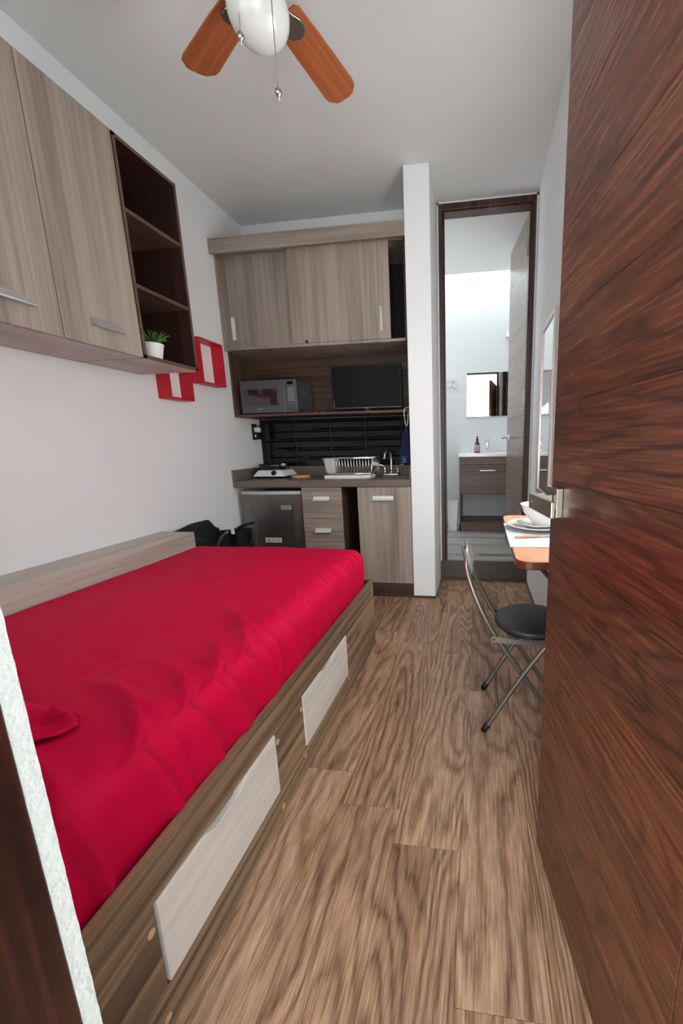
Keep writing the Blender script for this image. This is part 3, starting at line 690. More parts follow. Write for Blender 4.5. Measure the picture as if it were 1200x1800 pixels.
for x in (-1.72, -1.515):
    for y in (2.88, 3.055): b = MB(); b.lathe([(.010, CT+.0005), (.010, CT+.012), (0, CT+.012)], (x, y, 0), 'Z', 10); obj('foot', b, M['black'], hp)
b = MB(); b.lathe([(.020, 0), (.018, .014), (.006, .016), (0, .016)], (-1.578, 2.874, CT+.042), 'Y', 20)
for v in b.bm.verts: v.co.y = 2.874-(v.co.y-2.874)
b.box(-1.585, -1.571, 2.850, 2.862, CT+.028, CT+.058, .003); obj('knob', b, M['black'], hp)
b = MB(); b.lathe([(.085, CT+.0622), (.085, CT+.07), (.07, CT+.074), (0, CT+.074)], (-1.617, 2.972, 0), 'Z', 36); obj('burner', b, M['steel'], hp)
pn = thing('frying_pan', 'black frying pan resting on the white hot plate', 'pan', (-1.625, 2.97, CT+.0745))
b = MB(); z = CT+.0745; b.lathe([(0, z), (.085, z), (.100, z+.010), (.112, z+.034), (.109, z+.034), (.097, z+.012), (.083, z+.004), (0, z+.004)], (-1.630, 2.97, 0), 'Z', 40); obj('bowl', b, M['pan'], pn)
b = MB(); b.tube([(-1.535, 2.92, z+.026), (-1.515, 2.905, z+.032), (-1.50, 2.898, z+.030)], [.009, .011, .009], 12); obj('handle', b, M['alu_w'], pn)
b = MB(); b.lathe([(0, CT+.0004), (.070, CT+.0004), (.074, CT+.005), (.074, CT+.016), (.070, CT+.020), (0, CT+.020)], (-1.398, 2.945, 0), 'Z', 40)
tag(obj('cutting_board', b, M['board']), 'round light wood board lying on the counter right of hot plate', 'cutting board')

# dish rack
rk = thing('dish_rack', 'chrome wire dish rack on white drip tray with grey cutlery basket', 'dish rack', (-.97, 2.93, CT))
b = MB(); pl = [(-1.145, 2.80), (-.83, 2.80), (-.80, 2.83), (-.79, 2.93), (-.83, 3.06), (-1.13, 3.06), (-1.155, 3.03), (-1.155, 2.82)]
b.prism(pl, 'Z', CT+.0045, CT+.024, .007); b.prism([(x*.985-.0145, y) for x, y in pl], 'Z', CT+.0005, CT+.0044, 0)
obj('drip_tray', b, M['white'], rk)
b = MB(); zt, zb = CT+.150, CT+.034
top = [(-1.155, 2.815, zt), (-.775, 2.815, zt), (-.775, 3.055, zt), (-1.155, 3.055, zt)]
b.tube(top, .0032, 8, cyc=True); b.tube([(-1.125, 2.845, zb), (-.80, 2.845, zb), (-.80, 3.03, zb), (-1.125, 3.03, zb)], .0028, 8, cyc=True)
for (x, y), (x2, y2) in zip(((-1.155, 2.815), (-.775, 2.815), (-.775, 3.055), (-1.155, 3.055)), ((-1.125, 2.845), (-.80, 2.845), (-.80, 3.03), (-1.125, 3.03))): b.tube([(x, y, zt), (x2, y2, zb), (x2, y2, CT+.024)], .003, 8)
for k in range(9): b.tube([(-1.155+.01, 2.84+k*.025, zt), (-1.125, 2.855+k*.02, zb)], .0018, 6); b.tube([(-.775, 2.84+k*.025, zt), (-.80, 2.855+k*.02, zb)], .0018, 6)
obj('wire_frame', b, M['chrome'], rk)
for k in range(13):
    x = -1.055+k*.0225
    b = MB(); b.tube([(x, 2.818, zt), (x-.002, 2.838, zb+.03), (x-.016, 2.85, zb+.002), (x-.016, 3.02, zb+.002), (x-.002, 3.04, zb+.03), (x, 3.052, zt)], .0027, 8); obj('plate_divider', b, M['chrome'], rk)
b = MB(); b.prism([(-1.150, CT+.150), (-1.065, CT+.150), (-1.070, CT+.040), (-1.128, CT+.040)], 'Y', 2.822, 2.90, .004)
for k in range(6): b.box(-1.138+k*.012, -1.134+k*.012, 2.8195, 2.8225, CT+.048, CT+.142, .0008)
obj('cutlery_basket', b, M['basket'], rk)

# towel and ring at the wall end
tr = thing('towel_hanger', 'thin metal loop hanger fixed beside the counter at niche end', 'towel holder', (-.49, 2.84, 1.22))
b = MB(); b.tube([(-.479, 2.79, 1.352), (-.500, 2.79, 1.355), (-.525, 2.79, 1.352), (-.530, 2.79, 1.32), (-.522, 2.79, 1.25), (-.515, 2.79, 1.225), (-.505, 2.79, 1.25), (-.500, 2.79, 1.32)], .0045, 10, smooth_pts=2); b.box(-.482, -.4785, 2.775, 2.805, 1.335, 1.365, .001)
obj('loop', b, M['nickel'], tr)
b = MB(); vs = []; fs = []; NX, NZ = 14, 18
tw = thing('kitchen_towel', 'navy kitchen towel with pale motif hanging beside the sink', 'towel', (-.545, 2.84, .97))
for side in (0, 1):
    for j in range(NZ+1):
        for i in range(NX+1):
            u, v = i/NX, j/NZ; w = .022+.055*min(1, v*1.2)
            x = -.525+(u-.5)*w*1.0-.022*v; y = 2.835+.008*math.sin(u*9+v*2)*(.3+v)+(.0 if side == 0 else .008); z = 1.232-.262*v
            vs.append((x, y, z))
S = (NX+1)*(NZ+1)
for j in range(NZ):
    for i in range(NX):
        a = j*(NX+1)+i; fs.append((a, a+1, a+NX+2, a+NX+1)); fs.append((S+a, S+a+NX+1, S+a+NX+2, S+a+1))
for j in range(NZ):
    for i in (0, NX): a = j*(NX+1)+i; fs.append((a, a+NX+1, S+a+NX+1, S+a))
for i in range(NX):
    for j in (0, NZ): a = j*(NX+1)+i; fs.append((a, a+1, S+a+1, S+a))
b.raw(vs, fs); obj('cloth', b, M['navy'], tw)
b = MB(); yy = 2.8255
for k in range(10):
    a = k*2*PI/10; b.tube([(-.545+.004*math.cos(a), yy, .997+.004*math.sin(a)), (-.545+.016*math.cos(a), yy, .997+.015*math.sin(a))], .0014, 6)
b.tube([(-.563, yy, .976), (-.545, yy, .981), (-.527, yy, .978)], .002, 6); b.tube([(-.561, yy, 1.018), (-.545, yy, 1.014), (-.529, yy, 1.018)], .002, 6)
obj('motif', b, M['towel_motif'], tw)

# outlet with plugs
ol = thing('wall_outlet', 'black wall outlet with white adapter and plugs beside tiles', 'outlet', (WL, 3.06, 1.15))
b = MB(); b.box(WL, WL+.008, 3.02, 3.09, 1.165, 1.290, .002); obj('plate', b, M['black'], ol)
b = MB(); b.box(WL+.008, WL+.045, 3.035, 3.085, 1.225, 1.262, .004); b.box(WL+.030, WL+.055, 3.04, 3.055, 1.236, 1.244); b.box(WL+.030, WL+.055, 3.04, 3.055, 1.250, 1.258); obj('adapter', b, M['white'], ol)
b = MB(); b.box(WL+.008, WL+.040, 3.035, 3.085, 1.168, 1.222, .005); pl_ = obj('plug', b, M['black'], ol)
b = MB(); b.box(WL+.012, WL+.024, 3.0335, 3.0352, 1.186, 1.206, .0005); obj('plug_mark', b, M['white'], pl_)
b = MB(); b.box(WL+.02, WL+.038, 3.045, 3.07, 1.145, 1.167, .002); obj('plug', b, M['white'], ol)
b = MB(); b.tube([(WL+.030, 3.06, 1.262), (WL+.06, 3.08, 1.30), (WL+.11, 3.10, 1.31), (WL+.14, 3.12, 1.335)], .004, 8, smooth_pts=2)
b.tube([(WL+.040, 3.07, 1.19), (WL+.07, 3.10, 1.17), (WL+.07, 3.118, 1.08), (WL+.07, 3.11, .98), (WL+.12, 3.10, .91), (WL+.16, 3.085, .90)], .0035, 8, smooth_pts=2)
b.box(WL+.055, WL+.10, 3.085, 3.125, 1.17, 1.29, .006); obj('cable', b, M['black'], ol)

# ------------------------------------------------------------------ bed
BX = -.585; BY0, BY1 = .305, 2.012; LX = -1.607
bed = thing('bed_frame', 'low zebrano platform bed with two pale drawers along its side', 'bed', (-1.1, 1.2, 0))
# side panel with openings
def panel_with_holes():
    b = MB(); T0, T1 = BX-.018, BX
    ys = [BY0, .4915, .9285, 1.1055, 1.5485, BY1]; zt = .376
    b.box(T0, T1, ys[0], ys[1], 0, zt); b.box(T0, T1, ys[2], ys[3], 0, zt); b.box(T0, T1, ys[4], ys[5], 0, zt)
    for a, c, z0, z1 in ((ys[1], ys[2], .094, .2875), (ys[3], ys[4], .090, .283)):
        b.box(T0, T1, a, c, 0, z0); b.box(T0, T1, a, c, z1, zt)
    bmesh.ops.remove_doubles(b.bm, verts=b.bm.verts[:], dist=1e-5)
    return b
obj('side_panel', panel_with_holes(), M['zebra'], bed)
b = MB(); b.box(BX-.012, BX+.0008, BY0, BY1, .374, .3775, .001); obj('edge_strip', b, M['zebra'], bed)
b = MB(); b.box(LX, BX-.018, BY1-.018, BY1, 0, .374, .001); obj('end_panel', b, M['zebra_x'], bed)
b = MB(); b.box(LX, BX-.018, BY0, BY1-.018, .30, .315); b.box(LX, LX+.018, BY0, BY1-.018, 0, .30); b.box(LX+.018, BX-.018, BY0, BY0+.018, 0, .30); obj('base_board', b, M['zebra'], bed)
def drawer(ya, yb, z0, z1, c0, c1):
    n = 16; top = []
    for i in range(n+1):
        t = i/n; y = c0+(c1-c0)*t; s = min(1, t/.3, (1-t)/.3); s = s*s*(3-2*s); top.append((y, z1-.020*s))
    poly = [(ya, z0), (yb, z0), (yb, z1)]+top[::-1]+[(ya, z1)]
    b = MB(); b.prism(poly, 'X', BX-.014, BX+.0035, .0012); d = obj('drawer', b, M['drawer'], bed)
    b = MB(); b.box(BX-.40, BX-.386, ya+.02, yb-.02, z0+.01, z1-.03); b.box(BX-.386, BX-.015, ya+.02, ya+.032, z0+.01, z1-.03); b.box(BX-.386, BX-.015, yb-.032, yb-.02, z0+.01, z1-.03); b.box(BX-.386, BX-.015, ya+.032, yb-.032, z0+.01, z0+.016)
    b.box(BX-.030, BX-.0145, ya+.02, yb-.02, z0+.01, z1-.026); obj('drawer_box', b, M['drawer'], d)
drawer(.4975, .9245, .097, .2855, .618, .79); drawer(1.1105, 1.5445, .093, .281, 1.255, 1.425)
for (y, z) in ((.480, .239), (.480, .03), (.940, .251), (.936, .03), (1.096, .244), (1.098, .065), (1.560, .225), (1.556, .063), (1.990, .32), (1.990, .189)):
    b = MB(); b.lathe([(.0085, 0), (.0085, .0012), (.0075, .0016), (0, .0016)], (BX, y, z), 'X', 18); obj('screw_cap', b, M['peg'], bed)
# mattress + fitted sheet
mt = thing('mattress', 'thick mattress under a creased crimson fitted sheet', 'mattress', (-1.1, 1.2, .315))
def smooth(t): t = max(0, min(1, t)); return t*t*(3-2*t)
rn = random.Random(21)
folds = []
# (start on the aisle edge, direction, length, width, height, bend)
for y, L, an, w, h, bd in ((q[0], q[1], q[2], q[3], q[4]*(1.9 if q[0] < 1.05 else .9), q[5]) for q in ((.40, .30, 2.5, .014, .012, .5), (.52, .40, 2.2, .016, .014, .7), (.60, .30, 2.6, .010, .007, .3), (.64, .30, 2.1, .014, .012, .7),
                          (.71, .36, 1.9, .016, .013, .6), (.79, .16, 2.7, .010, .010, .2), (.84, .42, 2.0, .018, .013, .5), (.93, .34, 2.3, .013, .009, .3), (1.0, .14, 2.9, .010, .010, .1),
                          (1.08, .45, 2.5, .016, .011, .2), (1.25, .50, 2.6, .014, .010, .15), (1.45, .55, 2.75, .013, .008, .1),
                          (1.56, .30, 2.9, .010, .007, 0), (1.66, .40, 3.0, .011, .008, 0), (1.76, .25, 3.1, .010, .007, 0), (1.84, .22, 3.3, .010, .008, -.2), (1.90, .2, 3.5, .009, .007, -.3))):
    pts = []; a = an; p = Vector((-.60, y)); n = 12
    for i in range(n+1):
        pts.append(p.copy()); p = p+Vector((math.cos(a), math.sin(a)))*(L/n); a += bd/n*1.2
    folds.append((pts, w, h))
for k in range(34):    # long faint crease lines across the top
    x, y = rn.uniform(-1.5, -.85), rn.uniform(.55, 1.9); a = rn.gauss(.28, .14); L = rn.uniform(.15, .5)
    folds.append(([Vector((x+math.cos(a)*L*(t/8-.5), y+math.sin(a)*L*(t/8-.5)+.01*math.sin(t+k))) for t in range(9)], rn.uniform(.005, .009), rn.uniform(.0012, .0028)))
from bisect import bisect
def fold_h(x, y):
    h = 0
    for pts, w, hh in folds:
        lox = min(pts[0].x, pts[-1].x)-.08; hix = max(pts[0].x, pts[-1].x)+.08
        if x < lox or x > hix or y < min(q.y for q in (pts[0], pts[-1], pts[6]))-.08 or y > max(q.y for q in (pts[0], pts[-1], pts[6]))+.08: continue
        best = 9; bi = 0
        for i in range(len(pts)-1):
            a, c = pts[i], pts[i+1]; dx, dy = c.x-a.x, c.y-a.y
            t = ((x-a.x)*dx+(y-a.y)*dy)/(dx*dx+dy*dy); t = max(0, min(1, t))
            d = math.hypot(x-a.x-dx*t, y-a.y-dy*t)
            if d < best: best = d; bi = (i+t)/(len(pts)-1)
        ww = w*(.7+.8*bi); e = best/ww
        if e < 4: h += hh*math.exp(-abs(e)**1.5*1.3)*(1-bi)**.7*(1 if hh > .004 else math.sin(PI*bi)/max((1-bi)**.7, .01) if bi < .98 else 0)
    return h
def sheet():
    x0, x1, y0, y1, z0, z1, r = LX+.003, BX-.024, BY0+.004, BY1-.030, .317, .572, .062
    st = .0085; nx = int((x1-x0)/st); ny = int((y1-y0)/st); nz = 22
    grid = []
    P = []
    # profile across x: up the left side, over the top, down the right side
    prof = [('L', k/6) for k in range(6)]+[('T', i/nx) for i in range(nx+1)]+[('R', (k+1)/nz) for k in range(nz)]
    profy = [('N', k/6) for k in range(6)]+[('T', j/ny) for j in range(ny+1)]+[('F', (k+1)/12) for k in range(12)]
    vs = []; idx = {}
    def pos(px, py):
        x = {'L': x0, 'R': x1}.get(px[0], x0+(x1-x0)*px[1]); y = {'N': y0, 'F': y1}.get(py[0], y0+(y1-y0)*py[1])
        z = z1
        if px[0] == 'L': z = min(z, z0+(z1-z0)*px[1])
        if px[0] == 'R': z = min(z, z1-(z1-z0)*px[1])
        if py[0] == 'N': z = min(z, z0+(z1-z0)*py[1])
        if py[0] == 'F': z = min(z, z1-(z1-z0)*py[1])
        p = Vector((x, y, z)); c = Vector((max(x0+r, min(x1-r, x)), max(y0+r, min(y1-r, y)), min(z1-r, z)))
        d = p-c
        if d.length > 1e-6: d.normalize()
        else: d = Vector((0, 0, 1))
        q = c+d*r
        # soft sag and swell
        wx = smooth((x-(x0+.1))/.5)
        fx = smooth((x+1.35)/.6)
        q += d*(.010*noise.noise(Vector((x*2.2, y*1.5, 2)))*1.0)
        q += d*(.0035*(.35+.65*fx)*noise.noise(Vector((x*7+y*2.5, y*9-x*3, 5))))
        sideamt = smooth((x-(x1-.26))/.2)
        dn = max(0, min(1, (z1-q.z)/.2))
        q += d*(.006*sideamt*noise.noise(Vector((x*3+4, y*5, q.z*4))))
        q += d*.0016*sideamt*noise.noise(Vector((x*9, y*22+q.z*10, 9)))
        if px[0] != 'L' and py[0] != 'F': q += d*fold_h(x-(z1-q.z)*.3, y)
        # side swells then tucks in under
        if px[0] == 'R': q.x += .012*math.sin(PI*px[1])-.012*px[1]
        q.x = min(q.x, BX-.0195) if q.z < .385 else min(q.x, BX-.002)
        q.x = max(q.x, LX+.001)
        q.y = min(q.y, BY1-.020)
        return q
    for a, px in enumerate(prof):
        for c, py in enumerate(profy):
            vs.append(pos(px, py))
    n = len(profy); fs = [(a*n+c, (a+1)*n+c, (a+1)*n+c+1, a*n+c+1) for a in range(len(prof)-1) for c in range(n-1)]
    return vs, fs
vs, fs = sheet()
b = MB(); b.raw(vs, fs); sheet_o = obj('fitted_sheet', b, M['sheet'], mt)
b = MB(); b.box(LX+.05, BX-.08, BY0+.06, BY1-.09, .3165, .50, .03); obj('mattress_core', b, M['white'], mt)
# pillow
b = MB(); vs = []; fs = []; N = 40
def pil(u, v, s):
    hx, hy = .24, .155
    x = -1.165+u*hx*(1-.06*v*v); y = .475+v*hy*(1-.05*u*u)
    h = .075*(1-abs(u)**3.2)**.55*(1-abs(v)**3.2)**.55 if abs(u) < 1 and abs(v) < 1 else 0
    w = .004*noise.noise(Vector((x*14, y*14, s*3)))
    return Vector((x, y, .652+s*(h*.92+w) if s > 0 else .652-min(h*.9, .068)))
for s in (1, -1):
    base = len(vs)
    for i in range(N+1):
        for j in range(N+1): vs.append(pil(-1+2*i/N, -1+2*j/N, s))
    for i in range(N):
        for j in range(N):
            a = base+i*(N+1)+j; fs.append((a, a+1, a+N+2, a+N+1))
b.raw(vs, fs); bmesh.ops.remove_doubles(b.bm, verts=b.bm.verts[:], dist=.001)
pw = thing('pillow', 'crimson pillow at the near end of bed beside the entrance wall', 'pillow', (-1.165, .475, .584))
obj('pillow_body', b, M['sheet'], pw)
b = MB(); vs = []; fs = []; NU, NV = 22, 16
for s in (0, 1):
    for i in range(NU+1):
        for j in range(NV+1):
            u, v = i/NU, j/NV
            # loose open hem of the case, tapering to a pinched tip
            xc = -.955+.185*u; yc = .50+.075*u; half = .105*(1-u)**.8+.012
            lift = .034*(1-u)**.6*math.sin(PI*v)**.5 + .020*math.sin(u*11+v*7)*(1-u*.5)*math.sin(PI*v)+.010*noise.noise(Vector((u*7, v*9, 1)))+.014*math.exp(-((v-.7)/.14)**2)*math.sin(PI*min(1, u*1.1))
            z = .586+lift if s == 0 else .5845
            vs.append((xc-.02*(v-.5), yc+(v-.5)*2*half, z))
S = (NU+1)*(NV+1)
for i in range(NU):
    for j in range(NV): a = i*(NV+1)+j; fs.append((a, a+1, a+NV+2, a+NV+1)); fs.append((S+a, S+a+NV+1, S+a+NV+2, S+a+1))
for j in range(NV):
    for i in (0, NU): a = i*(NV+1)+j; fs.append((a, S+a, S+a+1, a+1))
for i in range(NU):
    for j in (0, NV): a = i*(NV+1)+j; fs.append((a, S+a, S+a+NV+1, a+NV+1))
b.raw(vs, fs); obj('pillowcase_hem', b, M['sheet'], pw)
# ledge between bed and wall
lg = thing('bedside_ledge', 'pale greige boxed ledge running along wall beside the bed', 'ledge', (-1.71, 1.15, 0))
b = MB(); b.box(WL+.0005, LX-.001, BY0, 1.984, .618, .640, .001); obj('top_board', b, M['greige_y'], lg)
b = MB(); b.box(LX-.019, LX-.001, BY0, 1.984, 0, .6178, .001); b.box(WL+.0005, LX-.019, 1.966, 1.984, 0, .6178, .001); obj('front_board', b, M['greige_y'], lg)

# ------------------------------------------------------------------ black camping chair behind the bed
cc = thing('folding_canvas_chair', 'black canvas folding armchair in the corner beyond the bed', 'chair', (-1.55, 2.30, 0))
def cloth(P, t=.006):
    """P: grid of points"""
    nu, nv = len(P), len(P[0]); vs = []; fs = []
    for s in (0, 1):
        for i in range(nu):
            for j in range(nv):
                p = Vector(P[i][j]); a = Vector(P[min(i+1, nu-1)][j])-Vector(P[max(i-1, 0)][j]); c = Vector(P[i][min(j+1, nv-1)])-Vector(P[i][max(j-1, 0)])
                nn = a.cross(c).normalized(); vs.append(p+nn*(t/2 if s else -t/2))
    S = nu*nv
    for i in range(nu-1):
        for j in range(nv-1):
            a = i*nv+j; fs.append((a, a+1, a+nv+1, a+nv)); fs.append((S+a, S+a+nv, S+a+nv+1, S+a+1))
    for i in range(nu-1):
        for j in (0, nv-1): a = i*nv+j; fs.append((a, a+nv, S+a+nv, S+a))
    for j in range(nv-1):
        for i in (0, nu-1): a = i*nv+j; fs.append((a, a+1, S+a+1, S+a))
    return MB().raw(vs, fs)
def bt(i):    # top line of the back, high in the middle and dropping at its far end
    t = i/12; return .628+.016*smooth(t/.5)-.082*smooth((t-.72)/.28)
P = [[(-1.785+.006*math.sin(i), 2.02+.425*i/12, .36+(bt(i)-.36)*j/8) for j in range(9)] for i in range(13)]
obj('backrest', cloth(P), M['fabric_b'], cc)
P = [[(-1.775+.30*i/10, 2.04+.34*j/8, .37-.03*math.sin(PI*i/10)*math.sin(PI*j/8)) for j in range(9)] for i in range(11)]
obj('seat', cloth(P), M['fabric_b'], cc)
P = [[(-1.775+.265*i/14, 2.40-.01*math.sin(i), .36+(.20+.018*smooth((i-4)/10))*j/6) for j in range(7)] for i in range(15)]
obj('side_panel', cloth(P), M['fabric_b'], cc)
P = [[(-1.70+.235*i/14, 2.35+.035*j/3, .553+.068*smooth((i)/15)+.002*math.sin(i*.9)+.003*math.cos(j)) for j in range(4)] for i in range(15)]
obj('armrest', cloth(P, .012), M['fabric_b'], cc)
P = [[(-1.77+.14*i/8, 2.03+.05*j/3, .618-.006*i+.004*math.cos(j)) for j in range(4)] for i in range(9)]
obj('armrest', cloth(P, .012), M['fabric_b'], cc)
for pts in ([(-1.79, 2.04, 0), (-1.50, 2.04, .36), (-1.47, 2.05, .38)], [(-1.48, 2.04, 0), (-1.75, 2.04, .37), (-1.79, 2.03, .615)], [(-1.79, 2.42, 0), (-1.52, 2.42, .37), (-1.47, 2.37, .60)], [(-1.48, 2.42, 0), (-1.75, 2.42, .37), (-1.79, 2.42, .55)]):
    b = MB(); b.tube(pts, .008, 10, smooth_pts=2); b.lathe([(.012, .0005), (.012, .02), (0, .02)], pts[0], 'Z', 10); obj('leg', b, M['tube'], cc)
b = MB(); b.tube([(-1.60, 2.14, .44), (-1.595, 2.15, .52), (-1.57, 2.16, .57), (-1.53, 2.17, .60)], .008, 10, smooth_pts=2); obj('arm_support', b, M['tube'], cc)
b = MB(); b.tube([(-1.468, 2.36, .622), (-1.450, 2.36, .616), (-1.49, 2.36, .52), (-1.53, 2.36, .44)], .0028, 8, smooth_pts=1); obj('wire_stay', b, M['wire'], cc)
for x, y, z in ((-1.715, 2.065, .585), (-1.60, 2.30, .555)):
    b = MB(); b.box(x, x+.024, y, y+.004, z, z+.032, .001); obj('white_tag', b, M['white'], cc)

# ------------------------------------------------------------------ wall table, place setting, mirror
TZ = .745
tb = thing('wall_table', 'narrow peach laminate table with rounded corners fixed to right wall', 'table', (.24, 1.6, .70))
def rrect(x0, x1, y0, y1, r, n=8, corners=(1, 0, 0, 1)):
    P = []
    for k, (cx, cy, a0) in enumerate(((x0+r, y0+r, PI), (x1-r, y0+r, 1.5*PI), (x1-r, y1-r, 0), (x0+r, y1-r, .5*PI))):
        if corners[k]:
            for i in range(n+1): a = a0+PI/2*i/n; P.append((cx+r*math.cos(a), cy+r*math.sin(a)))
        else: P.append(((x0, x1, x1, x0)[k], (y0, y0, y1, y1)[k]))
    return P
tx0, ty0, ty1 = .111, 1.185, 1.985
b = MB(); b.prism(rrect(tx0+.0015, WR-.001, ty0+.0015, ty1-.0015, .045), 'Z', TZ-.003, TZ, .0005); obj('tabletop', b, M['table'], tb)
b = MB(); b.prism(rrect(tx0, WR-.001, ty0, ty1, .046), 'Z', TZ-.028, TZ-.0032, .003); obj('edge_band', b, M['table_edge'], tb)
for y in (1.40, 1.80):
    b = MB(); b.box(.345, WR-.001, y, y+.03, .45, TZ-.031, .002); b.box(.15, WR-.031, y, y+.03, TZ-.046, TZ-.031, .002); b.tube([(.18, y+.015, TZ-.045), (.352, y+.015, .50)], .008, 8); obj('bracket', b, M['black'], tb)
b = MB(); b.box(.104, .345, 1.352, 1.762, TZ+.0004, TZ+.0028, .0008)
tag(obj('placemat', b, M['mat']), 'pale woven placemat on the peach wall table', 'placemat')
pcx, pcy = .240, 1.665
pz = TZ+.003
b = MB(); b.lathe([(0, pz), (.075, pz), (.085, pz+.006), (.128, pz+.018), (.132, pz+.021), (.126, pz+.0215), (.085, pz+.011), (0, pz+.008)], (pcx+.001, pcy, 0), 'Z', 56)
for v in b.bm.verts:
    if v.co.x > WR-.001: v.co.x = WR-.001
tag(obj('dinner_plate', b, M['ceramic']), 'large white dinner plate lying on the placemat', 'plate', None)
z = pz+.0215
b = MB(); b.lathe([(0, z-.0125), (.045, z-.0125), (.052, z-.006), (.088, z+.006), (.090, z+.008), (.086, z+.0085), (.05, z), (0, z-.003)], (pcx, pcy-.015, 0), 'Z', 48)
tag(obj('saucer', b, M['ceramic']), 'smaller white plate stacked between dinner plate and bowl', 'plate', None)
z = z-.0025
b = MB(); pr = [(0, z), (.030, z), (.033, z+.006), (.052, z+.030), (.072, z+.056), (.083, z+.084), (.086, z+.089), (.0825, z+.087), (.069, z+.058), (.048, z+.033), (.028, z+.012), (0, z+.010)]
b.lathe(pr, (pcx+.008, pcy-.035, 0), 'Z', 56)
tag(obj('bowl', b, M['ceramic']), 'deep white bowl standing on the stacked plates', 'bowl')
kn = thing('table_knife', 'table knife with peach coloured handle on the placemat', 'knife', (.2, 1.49, pz))
b = MB(); b.tube([(.130, 1.472, pz+.0055), (.16, 1.478, pz+.006), (.225, 1.492, pz+.0055)], [.004, .0055, .0045], 10); obj('handle', b, M['table'], kn)
b = MB(); b.prism([(.222, 1.486), (.33, 1.508), (.34, 1.516), (.33, 1.522), (.222, 1.498)], 'Z', pz+.003, pz+.0045, .0004); obj('blade', b, M['chrome'], kn)
mr = thing('wall_mirror', 'tall silver framed mirror on right wall above the table', 'mirror', (WR, 2.41, .80))
b = MB(); my0, my1, mz0, mz1 = 2.185, 2.627, .79, 1.76; fw = .024; x0, x1 = WR-.018, WR-.0005
b.box(x0, x1, my0, my0+fw, mz0, mz1, .002); b.box(x0, x1, my1-fw, my1, mz0, mz1, .002); b.box(x0, x1, my0+fw, my1-fw, mz0, mz0+fw, .002); b.box(x0, x1, my0+fw, my1-fw, mz1-fw, mz1, .002)
obj('frame', b, M['mirror_frame'], mr)
b = MB(); b.box(WR-.010, WR-.004, my0+fw, my1-fw, mz0+fw, mz1-fw); obj('glass', b, M['mirror'], mr)

# ------------------------------------------------------------------ folding chair
ch = thing('folding_chair', 'grey tube folding chair with round black seat facing the wall table', 'chair', (.2, 1.5, 0))
cyN, cyF = 1.388, 1.618; cyc = (cyN+cyF)/2
b = MB(); b.lathe([(0, .392), (.128, .392), (.142, .397), (.146, .405), (.144, .413), (.136, .417), (.06, .419), (0, .4195)], (.205, 1.512, 0), 'Z', 56); obj('seat', b, M['vinyl'], ch)
b = MB(); b.lathe([(0, .380), (.120, .380), (.130, .384), (.130, .3918), (0, .3918)], (.205, 1.512, 0), 'Z', 48); obj('seat_pan', b, M['black'], ch)
for s, y in ((0, cyN), (1, cyF)):
    yi = 1.43 if s == 0 else 1.585
    b = MB(); pts = [(-.048, yi, .685), (-.052, yi, .655), (-.038, y+(.022 if s == 0 else -.022), .60), (-.005, y+(.006 if s == 0 else -.006), .515), (.045, y, .415), (.115, y, .31), (.225, y, .152), (.315, y, .022)]
    b.tube(pts, .0098, 14, smooth_pts=2); o = obj('leg', b, M['tube'], ch)
    f = MB(); f.tube([(.309, y, .030), (.328, y, .002)], .0118, 12); obj('rubber_foot', f, M['black'], o)
    y2 = y+.002 if s == 0 else y-.002; yo = y-.021 if s == 0 else y+.021
    b = MB(); b.tube([(.262, yo+(0.018 if s == 0 else -.018), .376), (.246, yo, .372), (.228, yo, .352), (.140, yo, .215), (.030, yo, .018)], .0098, 14, smooth_pts=2); o = obj('leg', b, M['tube'], ch)
    f = MB(); f.tube([(.036, yo, .030), (.019, yo, .002)], .0118, 12); obj('rubber_foot', f, M['black'], o)
    b = MB(); yy = y-.012 if s == 0 else y+.012
    b.prism([(.040, .385), (.052, .398), (.065, .396), (.16, .384), (.30, .379), (.30, .366), (.16, .366), (.065, .372), (.050, .372)], 'Y', yy-.0015, yy+.0015); b.lathe([(.006, -.003), (.006, .003), (0, .003)], (.052, yy, .386), 'Y', 12)
    b.lathe([(.005, -.014), (.005, .014), (0, .014)], (.139, y, .213) if False else (.15, y-.01 if s == 0 else y+.01, .245), 'Y', 12)
    obj('seat_bracket', b, M['tube'], ch)
b = MB(); b.tube([(-.048, 1.43, .68), (-.052, 1.445, .705), (-.052, 1.4725, .716), (-.052, 1.5425, .716), (-.052, 1.57, .705), (-.048, 1.585, .68)], .0098, 12, smooth_pts=2); obj('back_rail', b, M['tube'], ch)
b = MB(); b.tube([(.072, cyN-.02, .092), (.072, cyF+.02, .092)], .006, 10); obj('stretcher', b, M['tube'], ch); b = MB(); b.tube([(.262, cyN, .376-.0), (.262, cyF, .376)], .0085, 12); obj('stretcher', b, M['tube'], ch)
# padded back
vs = []; fs = []; NU, NV = 20, 14
for s in (1, -1):
    for i in range(NU+1):
        for j in range(NV+1):
            u, v = -1+2*i/NU, -1+2*j/NV
            uu = u*math.sqrt(1-v*v*.35); vv = v*math.sqrt(1-u*u*.35)
            th = .015*max(0, (1-u**4))**.5*max(0, (1-v**4))**.5
            zc = .662+vv*.058; yc = 1.508+uu*.094; xc = -.036+(.662-zc)*.25-.014*(1-uu*uu)+s*th
            vs.append((xc, yc, zc))
S = (NU+1)*(NV+1)
for k in (0, 1):
    for i in range(NU):
        for j in range(NV): a = k*S+i*(NV+1)+j; fs.append((a, a+1, a+NV+2, a+NV+1))
b = MB().raw(vs, fs); bmesh.ops.remove_doubles(b.bm, verts=b.bm.verts[:], dist=.0008); bmesh.ops.recalc_face_normals(b.bm, faces=b.bm.faces[:])
obj('backrest', b, M['greyvinyl'], ch)

